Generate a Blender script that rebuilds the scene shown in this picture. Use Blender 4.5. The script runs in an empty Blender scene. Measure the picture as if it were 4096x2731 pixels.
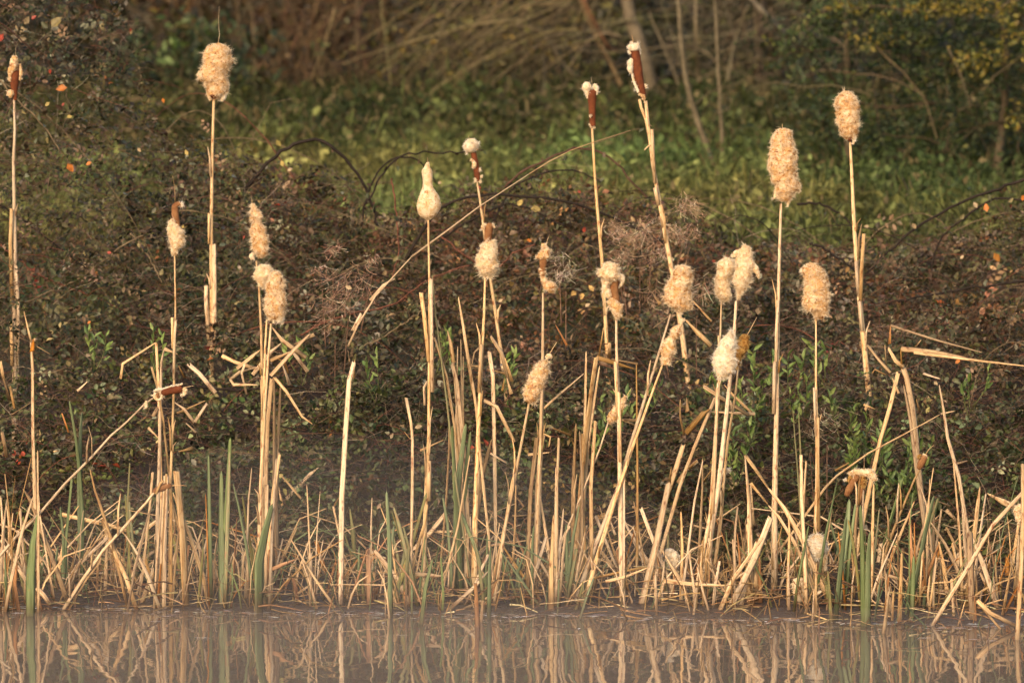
import bpy, math, random
import numpy as np
from mathutils import Vector, noise as mnoise

R = math.radians
rng = np.random.default_rng(7)
random.seed(7)
scene = bpy.context.scene
COL = scene.collection

# ------------------------------------------------------------------ camera, sky, sun, exposure
CAM_Z, CAM_Y, FPX = 2.2, -20.0, 20550.0      # FPX: focal length in pixels of the 4096 px wide photograph
PITCH = math.atan((1365.5 - 177.6) / FPX)
cd = bpy.data.cameras.new('camera')
cam = bpy.data.objects.new('camera', cd); COL.objects.link(cam)
cam.location = (0, CAM_Y, CAM_Z)
cam.rotation_euler = (math.pi / 2 - PITCH, 0, 0)
cd.sensor_width = 36.0
cd.lens = 36.0 * FPX / 4096.0
cd.clip_start, cd.clip_end = 0.1, 2000
cd.dof.use_dof = True
cd.dof.focus_distance = 20.2
cd.dof.aperture_fstop = 4.8
scene.camera = cam

SUN_EL, SUN_AZ = 25.0, -24.0                  # azimuth: degrees left of the camera's back
world = bpy.data.worlds.new('World'); scene.world = world; world.use_nodes = True
wn = world.node_tree
sky = wn.nodes.new('ShaderNodeTexSky'); sky.sky_type = 'NISHITA'; sky.sun_disc = False
sky.sun_elevation = R(SUN_EL)
sky.air_density = 1.3; sky.dust_density = 3.0; sky.ozone_density = 1.0
bg = wn.nodes['Background']; bg.inputs['Strength'].default_value = 0.15
wn.links.new(sky.outputs[0], bg.inputs['Color'])
sund = bpy.data.lights.new('sun', 'SUN'); sund.energy = 2.5; sund.angle = R(28.0); sund.color = (1.0, 0.755, 0.49)
sun = bpy.data.objects.new('sun', sund); COL.objects.link(sun)
tosun = Vector((math.sin(R(SUN_AZ)) * math.cos(R(SUN_EL)), -math.cos(R(SUN_AZ)) * math.cos(R(SUN_EL)), math.sin(R(SUN_EL))))
sun.rotation_euler = tosun.to_track_quat('Z', 'Y').to_euler()
sky.sun_rotation = math.atan2(tosun.x, tosun.y)
scene.view_settings.view_transform = 'Standard'
scene.view_settings.look = 'None'
scene.view_settings.exposure = 0.68
scene.view_settings.gamma = 1.0
scene.view_settings.use_curve_mapping = False
scene.render.engine = 'CYCLES'
cy = scene.cycles
cy.max_bounces = 4; cy.diffuse_bounces = 2; cy.glossy_bounces = 2; cy.transmission_bounces = 3
cy.volume_bounces = 1; cy.transparent_max_bounces = 6
cy.use_denoising = True
cy.denoiser = 'OPENIMAGEDENOISE'
cy.denoising_input_passes = 'RGB_ALBEDO_NORMAL'

# ------------------------------------------------------------------ projection helpers (photograph pixel + real depth -> place)
cp, sp = math.cos(PITCH), math.sin(PITCH)
def P(sx, sy, Y):
    a = (sx - 2048.0) / FPX; b = -(sy - 1365.5) / FPX
    dy = cp + b * sp; dz = -sp + b * cp
    t = (Y - CAM_Y) / dy
    return np.array((a * t, Y, CAM_Z + dz * t))
def PZ(sx, sy, z):
    a = (sx - 2048.0) / FPX; b = -(sy - 1365.5) / FPX
    dy = cp + b * sp; dz = -sp + b * cp
    t = (z - CAM_Z) / dz
    return np.array((a * t, CAM_Y + dy * t, z))
def mpp(Y): return (Y - CAM_Y) / FPX            # metres for one photograph pixel at depth Y
D = 4096 / 2352.0                               # the photograph was measured at 2352 px wide

def shore(x):
    return -0.27 - 0.165 * np.clip(x, -6, 6) + 0.035 * np.sin(2.3 * x + 1) + 0.02 * np.sin(7.1 * x) + 0.012 * np.sin(17.0 * x + 2)
def ground(x, y):
    x = np.asarray(x, float); y = np.asarray(y, float)
    d = y - shore(x)
    z = np.where(d < 0, np.maximum(-0.7, 0.22 * d), 0.035 * np.minimum(d, 0.8) / 0.8)
    z = z + np.where(d > 0.8, (np.minimum(d, 8.2) - 0.8) * 0.142, 0)
    z = z + np.where(d > 8.2, (np.minimum(d, 42) - 8.2) * 0.021, 0)
    z = z + np.where(d > 42, (np.minimum(d, 95) - 42) * 0.33, 0)
    near = y < -17.5
    z = np.where(near, np.minimum(-0.7 + (-17.5 - y) * 0.45, 0.55), z)
    return z

# ------------------------------------------------------------------ mesh helpers
def mesh_np(name, verts, faces, cols=None, smooth=False, uvs=None):
    """verts (N,3); faces list of arrays (M,k); cols (N,3) per vertex; uvs (N,2) per vertex"""
    me = bpy.data.meshes.new(name)
    verts = np.asarray(verts, np.float32)
    if not isinstance(faces, (list, tuple)): faces = [faces]
    faces = [np.asarray(f, np.int32) for f in faces if len(f)]
    loops = np.concatenate([f.ravel() for f in faces])
    tot = np.concatenate([np.full(len(f), f.shape[1], np.int32) for f in faces])
    start = np.concatenate([[0], np.cumsum(tot)[:-1]]).astype(np.int32)
    me.vertices.add(len(verts)); me.vertices.foreach_set('co', verts.ravel())
    me.loops.add(len(loops)); me.loops.foreach_set('vertex_index', loops)
    me.polygons.add(len(tot)); me.polygons.foreach_set('loop_start', start); me.polygons.foreach_set('loop_total', tot)
    if smooth: me.polygons.foreach_set('use_smooth', np.ones(len(tot), bool))
    if cols is not None:
        ca = me.color_attributes.new('Col', 'FLOAT_COLOR', 'POINT')
        c4 = np.ones((len(verts), 4), np.float32); c4[:, :3] = cols
        ca.data.foreach_set('color', c4.ravel())
    if uvs is not None:
        ul = me.uv_layers.new(name='UVMap')
        ul.data.foreach_set('uv', np.asarray(uvs, np.float32)[loops].ravel())
    me.update(calc_edges=True); me.validate()
    return me
def link(name, me, mat, parent=None, loc=None):
    o = bpy.data.objects.new(name, me); COL.objects.link(o)
    if mat is not None and not me.materials: me.materials.append(mat)
    if parent is not None: o.parent = parent
    if loc is not None: o.location = loc
    return o
def root(name, loc, label, cat, group=None):
    o = bpy.data.objects.new(name, None); COL.objects.link(o); o.location = tuple(float(v) for v in loc)
    o.empty_display_size = 0.05
    o['label'] = label; o['category'] = cat
    if group: o['group'] = group
    return o
def tag(o, label=None, cat=None, group=None, kind=None):
    if label: o['label'] = label
    if cat: o['category'] = cat
    if group: o['group'] = group
    if kind: o['kind'] = kind
    return o

def tube_np(pts, rad, sides=6, flat=None, updir=None, cap=True):
    """one tube along pts (K,3); rad (K,); flat = (K,) second radius along updir; returns verts, faces list, uvs"""
    pts = np.asarray(pts, float); K = len(pts)
    rad = np.asarray(rad, float) * np.ones(K)
    T = np.gradient(pts, axis=0); T /= np.linalg.norm(T, axis=1)[:, None] + 1e-9
    up = np.array((0, -1, 0.0)) if updir is None else np.asarray(updir, float)
    up = up if up.ndim == 2 else np.tile(up, (K, 1))
    A = np.cross(T, up); A /= np.linalg.norm(A, axis=1)[:, None] + 1e-9     # width direction
    B = np.cross(A, T)
    r2 = rad if flat is None else np.asarray(flat, float) * np.ones(K)
    th = np.linspace(0, 2 * np.pi, sides, endpoint=False)
    ring = A[:, None, :] * (np.cos(th)[None, :, None] * rad[:, None, None]) + B[:, None, :] * (np.sin(th)[None, :, None] * r2[:, None, None])
    V = (pts[:, None, :] + ring).reshape(-1, 3)
    i = np.arange(K - 1)[:, None] * sides; j = np.arange(sides)[None, :]; jn = (j + 1) % sides
    F = np.stack([i + j, i + jn, i + sides + jn, i + sides + j], -1).reshape(-1, 4)
    L = np.concatenate([[0], np.cumsum(np.linalg.norm(np.diff(pts, axis=0), axis=1))])
    uv = np.stack([np.tile(np.cos(th) * 0.5 + 0.5, K), np.repeat(L, sides)], -1)
    faces = [F]
    if cap: faces.append(np.array([np.arange(sides)[::-1], (K - 1) * sides + np.arange(sides)]))
    return V, faces, uv
def tubes_np(pts, rad, sides=3):
    """many tubes: pts (N,K,3), rad (N,K) -> verts, quads"""
    N, K, _ = pts.shape
    T = np.gradient(pts, axis=1); T /= np.linalg.norm(T, axis=2)[..., None] + 1e-9
    up = np.zeros((N, K, 3)); up[..., 0] = 0.31; up[..., 1] = 0.83; up[..., 2] = 0.46
    A = np.cross(T, up); A /= np.linalg.norm(A, axis=2)[..., None] + 1e-9
    B = np.cross(A, T)
    th = np.linspace(0, 2 * np.pi, sides, endpoint=False)
    V = pts[:, :, None, :] + rad[:, :, None, None] * (A[:, :, None, :] * np.cos(th)[None, None, :, None] + B[:, :, None, :] * np.sin(th)[None, None, :, None])
    n = np.arange(N)[:, None, None] * K * sides; i = np.arange(K - 1)[None, :, None] * sides; j = np.arange(sides)[None, None, :]; jn = (j + 1) % sides
    F = np.stack([n + i + j, n + i + jn, n + i + sides + jn, n + i + sides + j], -1).reshape(-1, 4)
    return V.reshape(-1, 3), F
def unit(v): return v / (np.linalg.norm(v, axis=-1, keepdims=True) + 1e-9)
def leaves_np(pos, dirs, nrm, length, width, fold=0.18, droop=0.0):
    """folded leaf blades of 6 points (4 triangles): pos (N,3), dirs along the midrib, nrm the face side"""
    N = len(pos)
    d = unit(dirs); s = unit(np.cross(d, nrm)); n = np.cross(s, d)
    L = length[:, None]; W = width[:, None]
    base = pos; tip = pos + d * L - n * L * droop
    m1 = pos + d * L * 0.38; 
    l = m1 + s * W * 0.5 + n * W * fold; r = m1 - s * W * 0.5 + n * W * fold
    m2 = pos + d * L * 0.75 - n * L * droop * 0.5
    l2 = m2 + s * W * 0.33 + n * W * fold * 0.6; r2 = m2 - s * W * 0.33 + n * W * fold * 0.6
    V = np.stack([base, l, l2, tip, r2, r], 1).reshape(-1, 3)
    i = np.arange(N)[:, None] * 6
    F = np.concatenate([i + np.array([[0, 1, 2, 3]]), i + np.array([[0, 3, 4, 5]])], 0)
    return V, F
def vnoise(p, freq, seed=0):
    """cheap smooth value noise for arrays (N,k)"""
    q = np.asarray(p, float) * freq
    o = np.zeros(len(q))
    r_ = np.random.default_rng(seed)
    for k in range(7):
        w = r_.normal(size=q.shape[1]) * (0.8 + 0.5 * k * 0.5)
        o += np.sin(q @ w + r_.uniform(0, 6.28)) / (1 + 0.3 * k)
    return o / 3.2

# ------------------------------------------------------------------ materials
MATS = {}
def new_mat(name):
    m = bpy.data.materials.new(name); m.use_nodes = True
    nt = m.node_tree; nt.nodes.clear()
    MATS[name] = m
    return m, nt, nt.nodes.new('ShaderNodeOutputMaterial')
def N(nt, t, **kw):
    n = nt.nodes.new(t)
    for k, v in kw.items():
        if k in n.inputs: n.inputs[k].default_value = v
        else: setattr(n, k, v)
    return n
def ramp(nt, stops, src):
    n = nt.nodes.new('ShaderNodeValToRGB'); cr = n.color_ramp
    while len(cr.elements) < len(stops): cr.elements.new(0.5)
    for e, (p, c) in zip(cr.elements, stops):
        e.position = p; e.color = (*c, 1) if len(c) == 3 else c
    nt.links.new(src, n.inputs[0]); return n
def mix(nt, a, b, fac, mode='MIX'):
    n = nt.nodes.new('ShaderNodeMix'); n.data_type = 'RGBA'; n.blend_type = mode
    for sock, v in ((6, a), (7, b), (0, fac)):
        if hasattr(v, 'node'): nt.links.new(v, n.inputs[sock])
        elif sock == 0: n.inputs[0].default_value = v
        else: n.inputs[sock].default_value = (*v, 1)
    return n.outputs[2]
def finish(nt, out, col, rough=0.7, spec=0.2, trans=0.0, bump=None):
    b = N(nt, 'ShaderNodeBsdfPrincipled', Roughness=rough)
    b.inputs['Specular IOR Level'].default_value = spec
    nt.links.new(col, b.inputs['Base Color'])
    if bump is not None: nt.links.new(bump, b.inputs['Normal'])
    if trans > 0:
        t = N(nt, 'ShaderNodeBsdfTranslucent'); nt.links.new(col, t.inputs[0])
        mx = N(nt, 'ShaderNodeMixShader'); mx.inputs[0].default_value = trans
        nt.links.new(b.outputs[0], mx.inputs[1]); nt.links.new(t.outputs[0], mx.inputs[2])
        nt.links.new(mx.outputs[0], out.inputs[0])
    else: nt.links.new(b.outputs[0], out.inputs[0])

def reed_mat(name, pale, mid, dark, spot, spot_at=0.62, trans=0.0, wet=True):
    """dead or green cattail tissue: streaks along the blade, stains, and the muddy, soaked foot"""
    m, nt, out = new_mat(name)
    uv = N(nt, 'ShaderNodeUVMap'); oi = N(nt, 'ShaderNodeObjectInfo')
    off = N(nt, 'ShaderNodeVectorMath', operation='SCALE'); 
    cmb = N(nt, 'ShaderNodeCombineXYZ'); nt.links.new(oi.outputs['Random'], cmb.inputs[0]); nt.links.new(oi.outputs['Random'], cmb.inputs[1]); nt.links.new(oi.outputs['Random'], cmb.inputs[2])
    nt.links.new(cmb.outputs[0], off.inputs[0]); off.inputs['Scale'].default_value = 37.0
    mp = N(nt, 'ShaderNodeMapping'); mp.inputs['Scale'].default_value = (7, 9, 1)
    nt.links.new(uv.outputs[0], mp.inputs[0])
    ad = N(nt, 'ShaderNodeVectorMath', operation='ADD'); nt.links.new(mp.outputs[0], ad.inputs[0]); nt.links.new(off.outputs[0], ad.inputs[1])
    n1 = N(nt, 'ShaderNodeTexNoise', Scale=1.0, Detail=3.0); nt.links.new(ad.outputs[0], n1.inputs[0])
    mp2 = N(nt, 'ShaderNodeMapping'); mp2.inputs['Scale'].default_value = (2.2, 30, 1); nt.links.new(uv.outputs[0], mp2.inputs[0])
    ad2 = N(nt, 'ShaderNodeVectorMath', operation='ADD'); nt.links.new(mp2.outputs[0], ad2.inputs[0]); nt.links.new(off.outputs[0], ad2.inputs[1])
    n2 = N(nt, 'ShaderNodeTexNoise', Scale=1.0, Detail=4.0, Roughness=0.6); nt.links.new(ad2.outputs[0], n2.inputs[0])
    c = ramp(nt, [(0.30, dark), (0.46, mid), (0.62, pale)], n1.outputs[0]).outputs[0]
    sf = ramp(nt, [(spot_at - 0.04, (0, 0, 0)), (spot_at + 0.10, (1, 1, 1))], n2.outputs[0]).outputs[0]
    c = mix(nt, c, spot, sf)
    # per blade tone
    hv = N(nt, 'ShaderNodeHueSaturation'); nt.links.new(c, hv.inputs['Color'])
    mr = N(nt, 'ShaderNodeMapRange'); nt.links.new(oi.outputs['Random'], mr.inputs[0]); mr.inputs[3].default_value = 0.68; mr.inputs[4].default_value = 1.14
    nt.links.new(mr.outputs[0], hv.inputs['Value'])
    mr2 = N(nt, 'ShaderNodeMath', operation='FRACT'); mul = N(nt, 'ShaderNodeMath', operation='MULTIPLY'); mul.inputs[1].default_value = 17.3
    nt.links.new(oi.outputs['Random'], mul.inputs[0]); nt.links.new(mul.outputs[0], mr2.inputs[0])
    mr3 = N(nt, 'ShaderNodeMapRange'); nt.links.new(mr2.outputs[0], mr3.inputs[0]); mr3.inputs[3].default_value = 0.80; mr3.inputs[4].default_value = 1.12
    nt.links.new(mr3.outputs[0], hv.inputs['Saturation'])
    c = hv.outputs[0]
    if wet:
        g = N(nt, 'ShaderNodeNewGeometry'); sx = N(nt, 'ShaderNodeSeparateXYZ'); nt.links.new(g.outputs['Position'], sx.inputs[0])
        wz = N(nt, 'ShaderNodeTexNoise', Scale=9.0); nt.links.new(g.outputs['Position'], wz.inputs['Vector'])
        ma = N(nt, 'ShaderNodeMath', operation='MULTIPLY_ADD'); nt.links.new(wz.outputs[0], ma.inputs[0]); ma.inputs[1].default_value = -0.16; nt.links.new(sx.outputs[2], ma.inputs[2])
        wf = N(nt, 'ShaderNodeMapRange'); nt.links.new(ma.outputs[0], wf.inputs[0]); wf.inputs[1].default_value = -0.08; wf.inputs[2].default_value = 0.015; wf.inputs[3].default_value = 0.8; wf.inputs[4].default_value = 0.0
        c = mix(nt, c, (0.055, 0.026, 0.014), wf.outputs[0])
    bp = N(nt, 'ShaderNodeBump', Strength=0.25, Distance=0.002); nt.links.new(n1.outputs[0], bp.inputs['Height'])
    finish(nt, out, c, 0.55, 0.25, trans, bp.outputs[0])
    return m
M_straw = reed_mat('dead_straw', (0.66, 0.47, 0.28), (0.53, 0.34, 0.175), (0.35, 0.19, 0.085), (0.19, 0.07, 0.028), 0.585)
M_stem = reed_mat('cattail_stem', (0.68, 0.50, 0.31), (0.57, 0.38, 0.20), (0.40, 0.21, 0.09), (0.24, 0.085, 0.03), 0.57)
M_tan = reed_mat('tan_reed', (0.38, 0.25, 0.11), (0.30, 0.17, 0.07), (0.20, 0.10, 0.04), (0.12, 0.045, 0.018), 0.58)
M_rust = reed_mat('rusty_reed', (0.42, 0.20, 0.06), (0.33, 0.13, 0.035), (0.22, 0.075, 0.022), (0.10, 0.035, 0.015), 0.6)
M_green = reed_mat('green_reed', (0.185, 0.22, 0.10), (0.13, 0.165, 0.068), (0.085, 0.108, 0.042), (0.24, 0.17, 0.06), 0.66, 0.1)
M_olive = reed_mat('olive_reed', (0.27, 0.24, 0.085), (0.17, 0.16, 0.06), (0.10, 0.10, 0.035), (0.28, 0.12, 0.03), 0.58, 0.1)
REED = {'s': M_straw, 't': M_tan, 'o': M_rust, 'g': M_green, 'y': M_olive, 'k': M_stem}

def fluff_mat(name, pale, warm, seed_col, w0=0.42, s0=0.60):
    m, nt, out = new_mat(name)
    tc = N(nt, 'ShaderNodeTexCoord'); oi = N(nt, 'ShaderNodeObjectInfo')
    ad = N(nt, 'ShaderNodeVectorMath', operation='ADD'); nt.links.new(tc.outputs['Object'], ad.inputs[0]); nt.links.new(oi.outputs['Random'], ad.inputs[1])
    n1 = N(nt, 'ShaderNodeTexNoise', Scale=42.0, Detail=3.0, Roughness=0.6, Distortion=0.9); nt.links.new(ad.outputs[0], n1.inputs[0])
    n2 = N(nt, 'ShaderNodeTexNoise', Scale=64.0, Detail=4.0, Roughness=0.65, Distortion=1.2); nt.links.new(ad.outputs[0], n2.inputs[0])
    f1 = ramp(nt, [(w0, (0, 0, 0)), (w0 + 0.20, (1, 1, 1))], n1.outputs[0]).outputs[0]
    c = mix(nt, pale, warm, f1)
    f2 = ramp(nt, [(s0, (0, 0, 0)), (s0 + 0.13, (1, 1, 1))], n2.outputs[0]).outputs[0]
    c = mix(nt, c, seed_col, f2)
    bp = N(nt, 'ShaderNodeBump', Strength=0.8, Distance=0.006); nt.links.new(n2.outputs[0], bp.inputs['Height'])
    finish(nt, out, c, 0.95, 0.02, 0.22, bp.outputs[0])
    return m
M_fluff = fluff_mat('seed_fluff', (0.78, 0.60, 0.41), (0.60, 0.35, 0.15), (0.26, 0.09, 0.025), 0.37, 0.525)
M_fluffp = fluff_mat('pale_seed_fluff', (0.80, 0.64, 0.46), (0.66, 0.45, 0.24), (0.33, 0.13, 0.04), 0.40, 0.55)
M_fluffg = fluff_mat('golden_seed_fluff', (0.48, 0.29, 0.10), (0.34, 0.17, 0.045), (0.16, 0.056, 0.016), 0.38, 0.50)
M_fluffw = fluff_mat('white_seed_fluff', (0.80, 0.68, 0.53), (0.71, 0.52, 0.32), (0.46, 0.25, 0.10), 0.43, 0.60)
HAIRC = {'seed_fluff': ((0.86, 0.70, 0.50), (0.72, 0.48, 0.24), (0.36, 0.15, 0.045), -0.10), 'pale_seed_fluff': ((0.87, 0.73, 0.54), (0.78, 0.58, 0.35), (0.45, 0.22, 0.08), -0.20),
         'golden_seed_fluff': ((0.60, 0.41, 0.17), (0.46, 0.26, 0.08), (0.22, 0.085, 0.025), 0.1), 'white_seed_fluff': ((0.88, 0.79, 0.66), (0.82, 0.67, 0.48), (0.60, 0.38, 0.20), -0.30)}
mD, nt, out = new_mat('down_hair')
ca_ = N(nt, 'ShaderNodeAttribute', attribute_name='Col')
d1 = N(nt, 'ShaderNodeBsdfDiffuse'); nt.links.new(ca_.outputs[0], d1.inputs[0]); d2 = N(nt, 'ShaderNodeBsdfTranslucent'); nt.links.new(ca_.outputs[0], d2.inputs[0])
mx = N(nt, 'ShaderNodeMixShader'); mx.inputs[0].default_value = 0.40; nt.links.new(d1.outputs[0], mx.inputs[1]); nt.links.new(d2.outputs[0], mx.inputs[2]); nt.links.new(mx.outputs[0], out.inputs[0])
def brown_mat(name, a, b, dot):
    m, nt, out = new_mat(name)
    tc = N(nt, 'ShaderNodeTexCoord')
    v = N(nt, 'ShaderNodeTexVoronoi', Scale=420.0); nt.links.new(tc.outputs['Object'], v.inputs['Vector'])
    n = N(nt, 'ShaderNodeTexNoise', Scale=45.0, Detail=3.0); nt.links.new(tc.outputs['Object'], n.inputs['Vector'])
    c = ramp(nt, [(0.35, a), (0.65, b)], n.outputs[0]).outputs[0]
    f = ramp(nt, [(0.0, (1, 1, 1)), (0.45, (0, 0, 0))], v.outputs['Distance']).outputs[0]
    c = mix(nt, c, dot, f)
    bp = N(nt, 'ShaderNodeBump', Strength=0.6, Distance=0.002); nt.links.new(v.outputs['Distance'], bp.inputs['Height'])
    finish(nt, out, c, 0.85, 0.1, 0, bp.outputs[0])
    return m
M_brown = brown_mat('brown_spike', (0.10, 0.030, 0.014), (0.155, 0.046, 0.019), (0.060, 0.019, 0.010))
M_brown2 = brown_mat('worn_brown_spike', (0.16, 0.066, 0.028), (0.25, 0.125, 0.055), (0.10, 0.038, 0.016))

def leaf_mat(name, rough=0.5, spec=0.3, trans=0.18):
    m, nt, out = new_mat(name)
    a = N(nt, 'ShaderNodeAttribute', attribute_name='Col')
    g = N(nt, 'ShaderNodeNewGeometry')
    n = N(nt, 'ShaderNodeTexNoise', Scale=60.0, Detail=2.0); nt.links.new(g.outputs['Position'], n.inputs['Vector'])
    f = ramp(nt, [(0.3, (0.55, 0.55, 0.55)), (0.7, (1.25, 1.25, 1.25))], n.outputs[0]).outputs[0]
    c = mix(nt, a.outputs[0], f, 1.0, 'MULTIPLY')
    finish(nt, out, c, rough, spec, trans)
    return m
M_leaf = leaf_mat('foliage')
M_twig = leaf_mat('twig_bark', 0.8, 0.15, 0)
M_grass = leaf_mat('grass_blades', 0.6, 0.15, 0.25)

# ground: mud at the edge, leaf mould on the bank, turf beyond, woodland floor on the slope
mG, nt, out = new_mat('ground_soil')
g = N(nt, 'ShaderNodeNewGeometry'); sx = N(nt, 'ShaderNodeSeparateXYZ'); nt.links.new(g.outputs['Position'], sx.inputs[0])
n1 = N(nt, 'ShaderNodeTexNoise', Scale=14.0, Detail=6.0, Roughness=0.7); nt.links.new(g.outputs['Position'], n1.inputs['Vector'])
n2 = N(nt, 'ShaderNodeTexNoise', Scale=0.8, Detail=4.0); nt.links.new(g.outputs['Position'], n2.inputs['Vector'])
mud = ramp(nt, [(0.3, (0.022, 0.014, 0.010)), (0.55, (0.055, 0.034, 0.022)), (0.75, (0.13, 0.085, 0.055))], n1.outputs[0]).outputs[0]
turf = ramp(nt, [(0.3, (0.030, 0.045, 0.012)), (0.5, (0.055, 0.085, 0.02)), (0.7, (0.085, 0.10, 0.03))], n2.outputs[0]).outputs[0]
wood = ramp(nt, [(0.35, (0.02, 0.018, 0.010)), (0.65, (0.05, 0.04, 0.02))], n1.outputs[0]).outputs[0]
f1 = N(nt, 'ShaderNodeMapRange'); nt.links.new(sx.outputs[1], f1.inputs[0]); f1.inputs[1].default_value = 4.5; f1.inputs[2].default_value = 7.0
f2 = N(nt, 'ShaderNodeMapRange'); nt.links.new(sx.outputs[1], f2.inputs[0]); f2.inputs[1].default_value = 23.0; f2.inputs[2].default_value = 28.0
c = mix(nt, mud, turf, f1.outputs[0]); c = mix(nt, c, wood, f2.outputs[0])
bp = N(nt, 'ShaderNodeBump', Strength=0.7, Distance=0.03); nt.links.new(n1.outputs[0], bp.inputs['Height'])
rr_ = ramp(nt, [(0.40, (0.12, 0.12, 0.12)), (0.62, (0.75, 0.75, 0.75))], n1.outputs[0]).outputs[0]
f3 = N(nt, 'ShaderNodeMapRange'); nt.links.new(sx.outputs[2], f3.inputs[0]); f3.inputs[1].default_value = 0.02; f3.inputs[2].default_value = 0.055
rw = mix(nt, rr_, (0.95, 0.95, 0.95), f3.outputs[0])
finish(nt, out, c, 0.75, 0.3, 0, bp.outputs[0])
nt.links.new(rw, [q for q in nt.nodes if q.type == 'BSDF_PRINCIPLED'][0].inputs['Roughness'])

mW, nt, out = new_mat('pond_water')
g = N(nt, 'ShaderNodeNewGeometry')
mp = N(nt, 'ShaderNodeMapping'); mp.inputs['Scale'].default_value = (1.0, 0.55, 1.0); nt.links.new(g.outputs['Position'], mp.inputs[0])
w1 = N(nt, 'ShaderNodeTexNoise', Scale=3.2, Detail=2.0, Roughness=0.5); nt.links.new(mp.outputs[0], w1.inputs['Vector'])
w2 = N(nt, 'ShaderNodeTexNoise', Scale=22.0, Detail=1.0); nt.links.new(mp.outputs[0], w2.inputs['Vector'])
ws = N(nt, 'ShaderNodeMath', operation='MULTIPLY_ADD'); nt.links.new(w2.outputs[0], ws.inputs[0]); ws.inputs[1].default_value = 0.05; nt.links.new(w1.outputs[0], ws.inputs[2])
bp = N(nt, 'ShaderNodeBump', Strength=1.0, Distance=0.0030); nt.links.new(ws.outputs[0], bp.inputs['Height'])
b = N(nt, 'ShaderNodeBsdfPrincipled', Roughness=0.02, IOR=1.333); b.inputs['Base Color'].default_value = (0.085, 0.058, 0.042, 1)
nt.links.new(bp.outputs[0], b.inputs['Normal']); nt.links.new(b.outputs[0], out.inputs[0])

# ------------------------------------------------------------------ ground and water
xs = np.unique(np.concatenate([np.linspace(-300, -40, 14), np.linspace(-40, -6, 35), np.linspace(-6, 6, 161), np.linspace(6, 40, 35), np.linspace(40, 300, 14)]))
ys = np.unique(np.concatenate([np.linspace(-300, -24, 14), np.linspace(-24, -2, 30), np.linspace(-2, 2, 81), np.linspace(2, 12, 60), np.linspace(12, 60, 60), np.linspace(60, 400, 18)]))
X, Yg = np.meshgrid(xs, ys)
Z = ground(X, Yg)
pts2 = np.stack([X.ravel(), Yg.ravel()], -1)
nz = vnoise(pts2, 2.1, 3) * 0.03 + vnoise(pts2, 7.0, 4) * 0.008
Z = Z + nz.reshape(Z.shape) * np.clip((Yg - shore(X)) * 0.7, 0.06, 1.0)
V = np.stack([X, Yg, Z], -1).reshape(-1, 3)
nx, ny = len(xs), len(ys)
ii = (np.arange(ny - 1)[:, None] * nx + np.arange(nx - 1)[None, :]).ravel()
gr = link('ground', mesh_np('ground', V, np.stack([ii, ii + 1, ii + nx + 1, ii + nx], -1), smooth=True), mG)
tag(gr, 'muddy pond edge rising to a grassy bank', kind='structure')
wv = np.array([(-300, -19.5, 0), (300, -19.5, 0), (300, 3.0, 0), (-300, 3.0, 0)], float)
wo = link('water', mesh_np('water', wv, np.array([[0, 1, 2, 3]])), mW)
tag(wo, 'still brown pond water mirroring the reeds', kind='structure')

exec_later = []

# ------------------------------------------------------------------ vegetation generators
def pick(n, pal, shift=None):
    """pal: list of (weight, rgb); per item colour with jitter"""
    w = np.array([p[0] for p in pal], float); w /= w.sum()
    idx = rng.choice(len(pal), n, p=w)
    c = np.array([p[1] for p in pal], float)[idx]
    return np.clip(c * rng.uniform(0.65, 1.4, (n, 1)) * rng.uniform(0.9, 1.1, (n, 3)), 0.004, 0.8)
def leaf_cloud(pos, size, pal, aspect=0.55, upbias=0.5, camb=0.3, cols=None):
    n = len(pos)
    dirs = unit(rng.normal(size=(n, 3)) * np.array((1, 1, 0.7)) + np.array((0, 0, -0.25)))
    nrm = unit(rng.normal(size=(n, 3)) + np.array((-0.2, -camb, upbias)) * 1.6)
    L = size * rng.uniform(0.55, 1.35, n)
    V, F = leaves_np(pos, dirs, nrm, L, L * aspect * rng.uniform(0.7, 1.2, n), droop=0.1)
    c = pick(n, pal) if cols is None else cols
    return V, F, np.repeat(c, 6, 0)
def spray_cloud(ctr, size, pal, per=7, aspect=0.6, tint=None):
    """leafy shoots: leaves set alternately along a short axis, one tone per shoot"""
    m = len(ctr)
    ax = unit(rng.normal(size=(m, 3)) * np.array((1, 0.8, 0.6)) + np.array((0, -0.15, 0.15)))
    nr = unit(rng.normal(size=(m, 3)) * 0.75 + np.array((-0.25, -0.55, 0.8)))
    sd = unit(np.cross(ax, nr)); nr = np.cross(sd, ax)
    sc = rng.uniform(0.65, 1.35, m)
    k = np.tile(np.arange(per), m); ci = np.repeat(np.arange(m), per); n = m * per
    sg = np.where(k % 2 == 0, 1.0, -1.0)[:, None]
    t = (k / per - 0.5)[:, None] * size * sc[ci][:, None] * 3.0
    pos = ctr[ci] + ax[ci] * t + sd[ci] * sg * size * 0.12 + rng.normal(size=(n, 3)) * size * 0.16
    last = (k == per - 1)[:, None]
    dirs = np.where(last, ax[ci], ax[ci] * 0.55 + sd[ci] * sg * 0.85) + rng.normal(size=(n, 3)) * 0.25
    nrm = nr[ci] + rng.normal(size=(n, 3)) * 0.38
    L = size * sc[ci] * rng.uniform(0.6, 1.2, n)
    V, F = leaves_np(pos, dirs, nrm, L, L * aspect * rng.uniform(0.75, 1.15, n), droop=0.12)
    base = pick(m, pal)
    if tint is not None: base = base * tint
    other = pick(n, pal)
    mixw = (rng.random(n) < 0.22)[:, None]
    c = np.where(mixw, other, base[ci] * rng.uniform(0.75, 1.3, (n, 1)))
    return V, F, np.repeat(np.clip(c, 0.004, 0.7), 6, 0)
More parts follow.
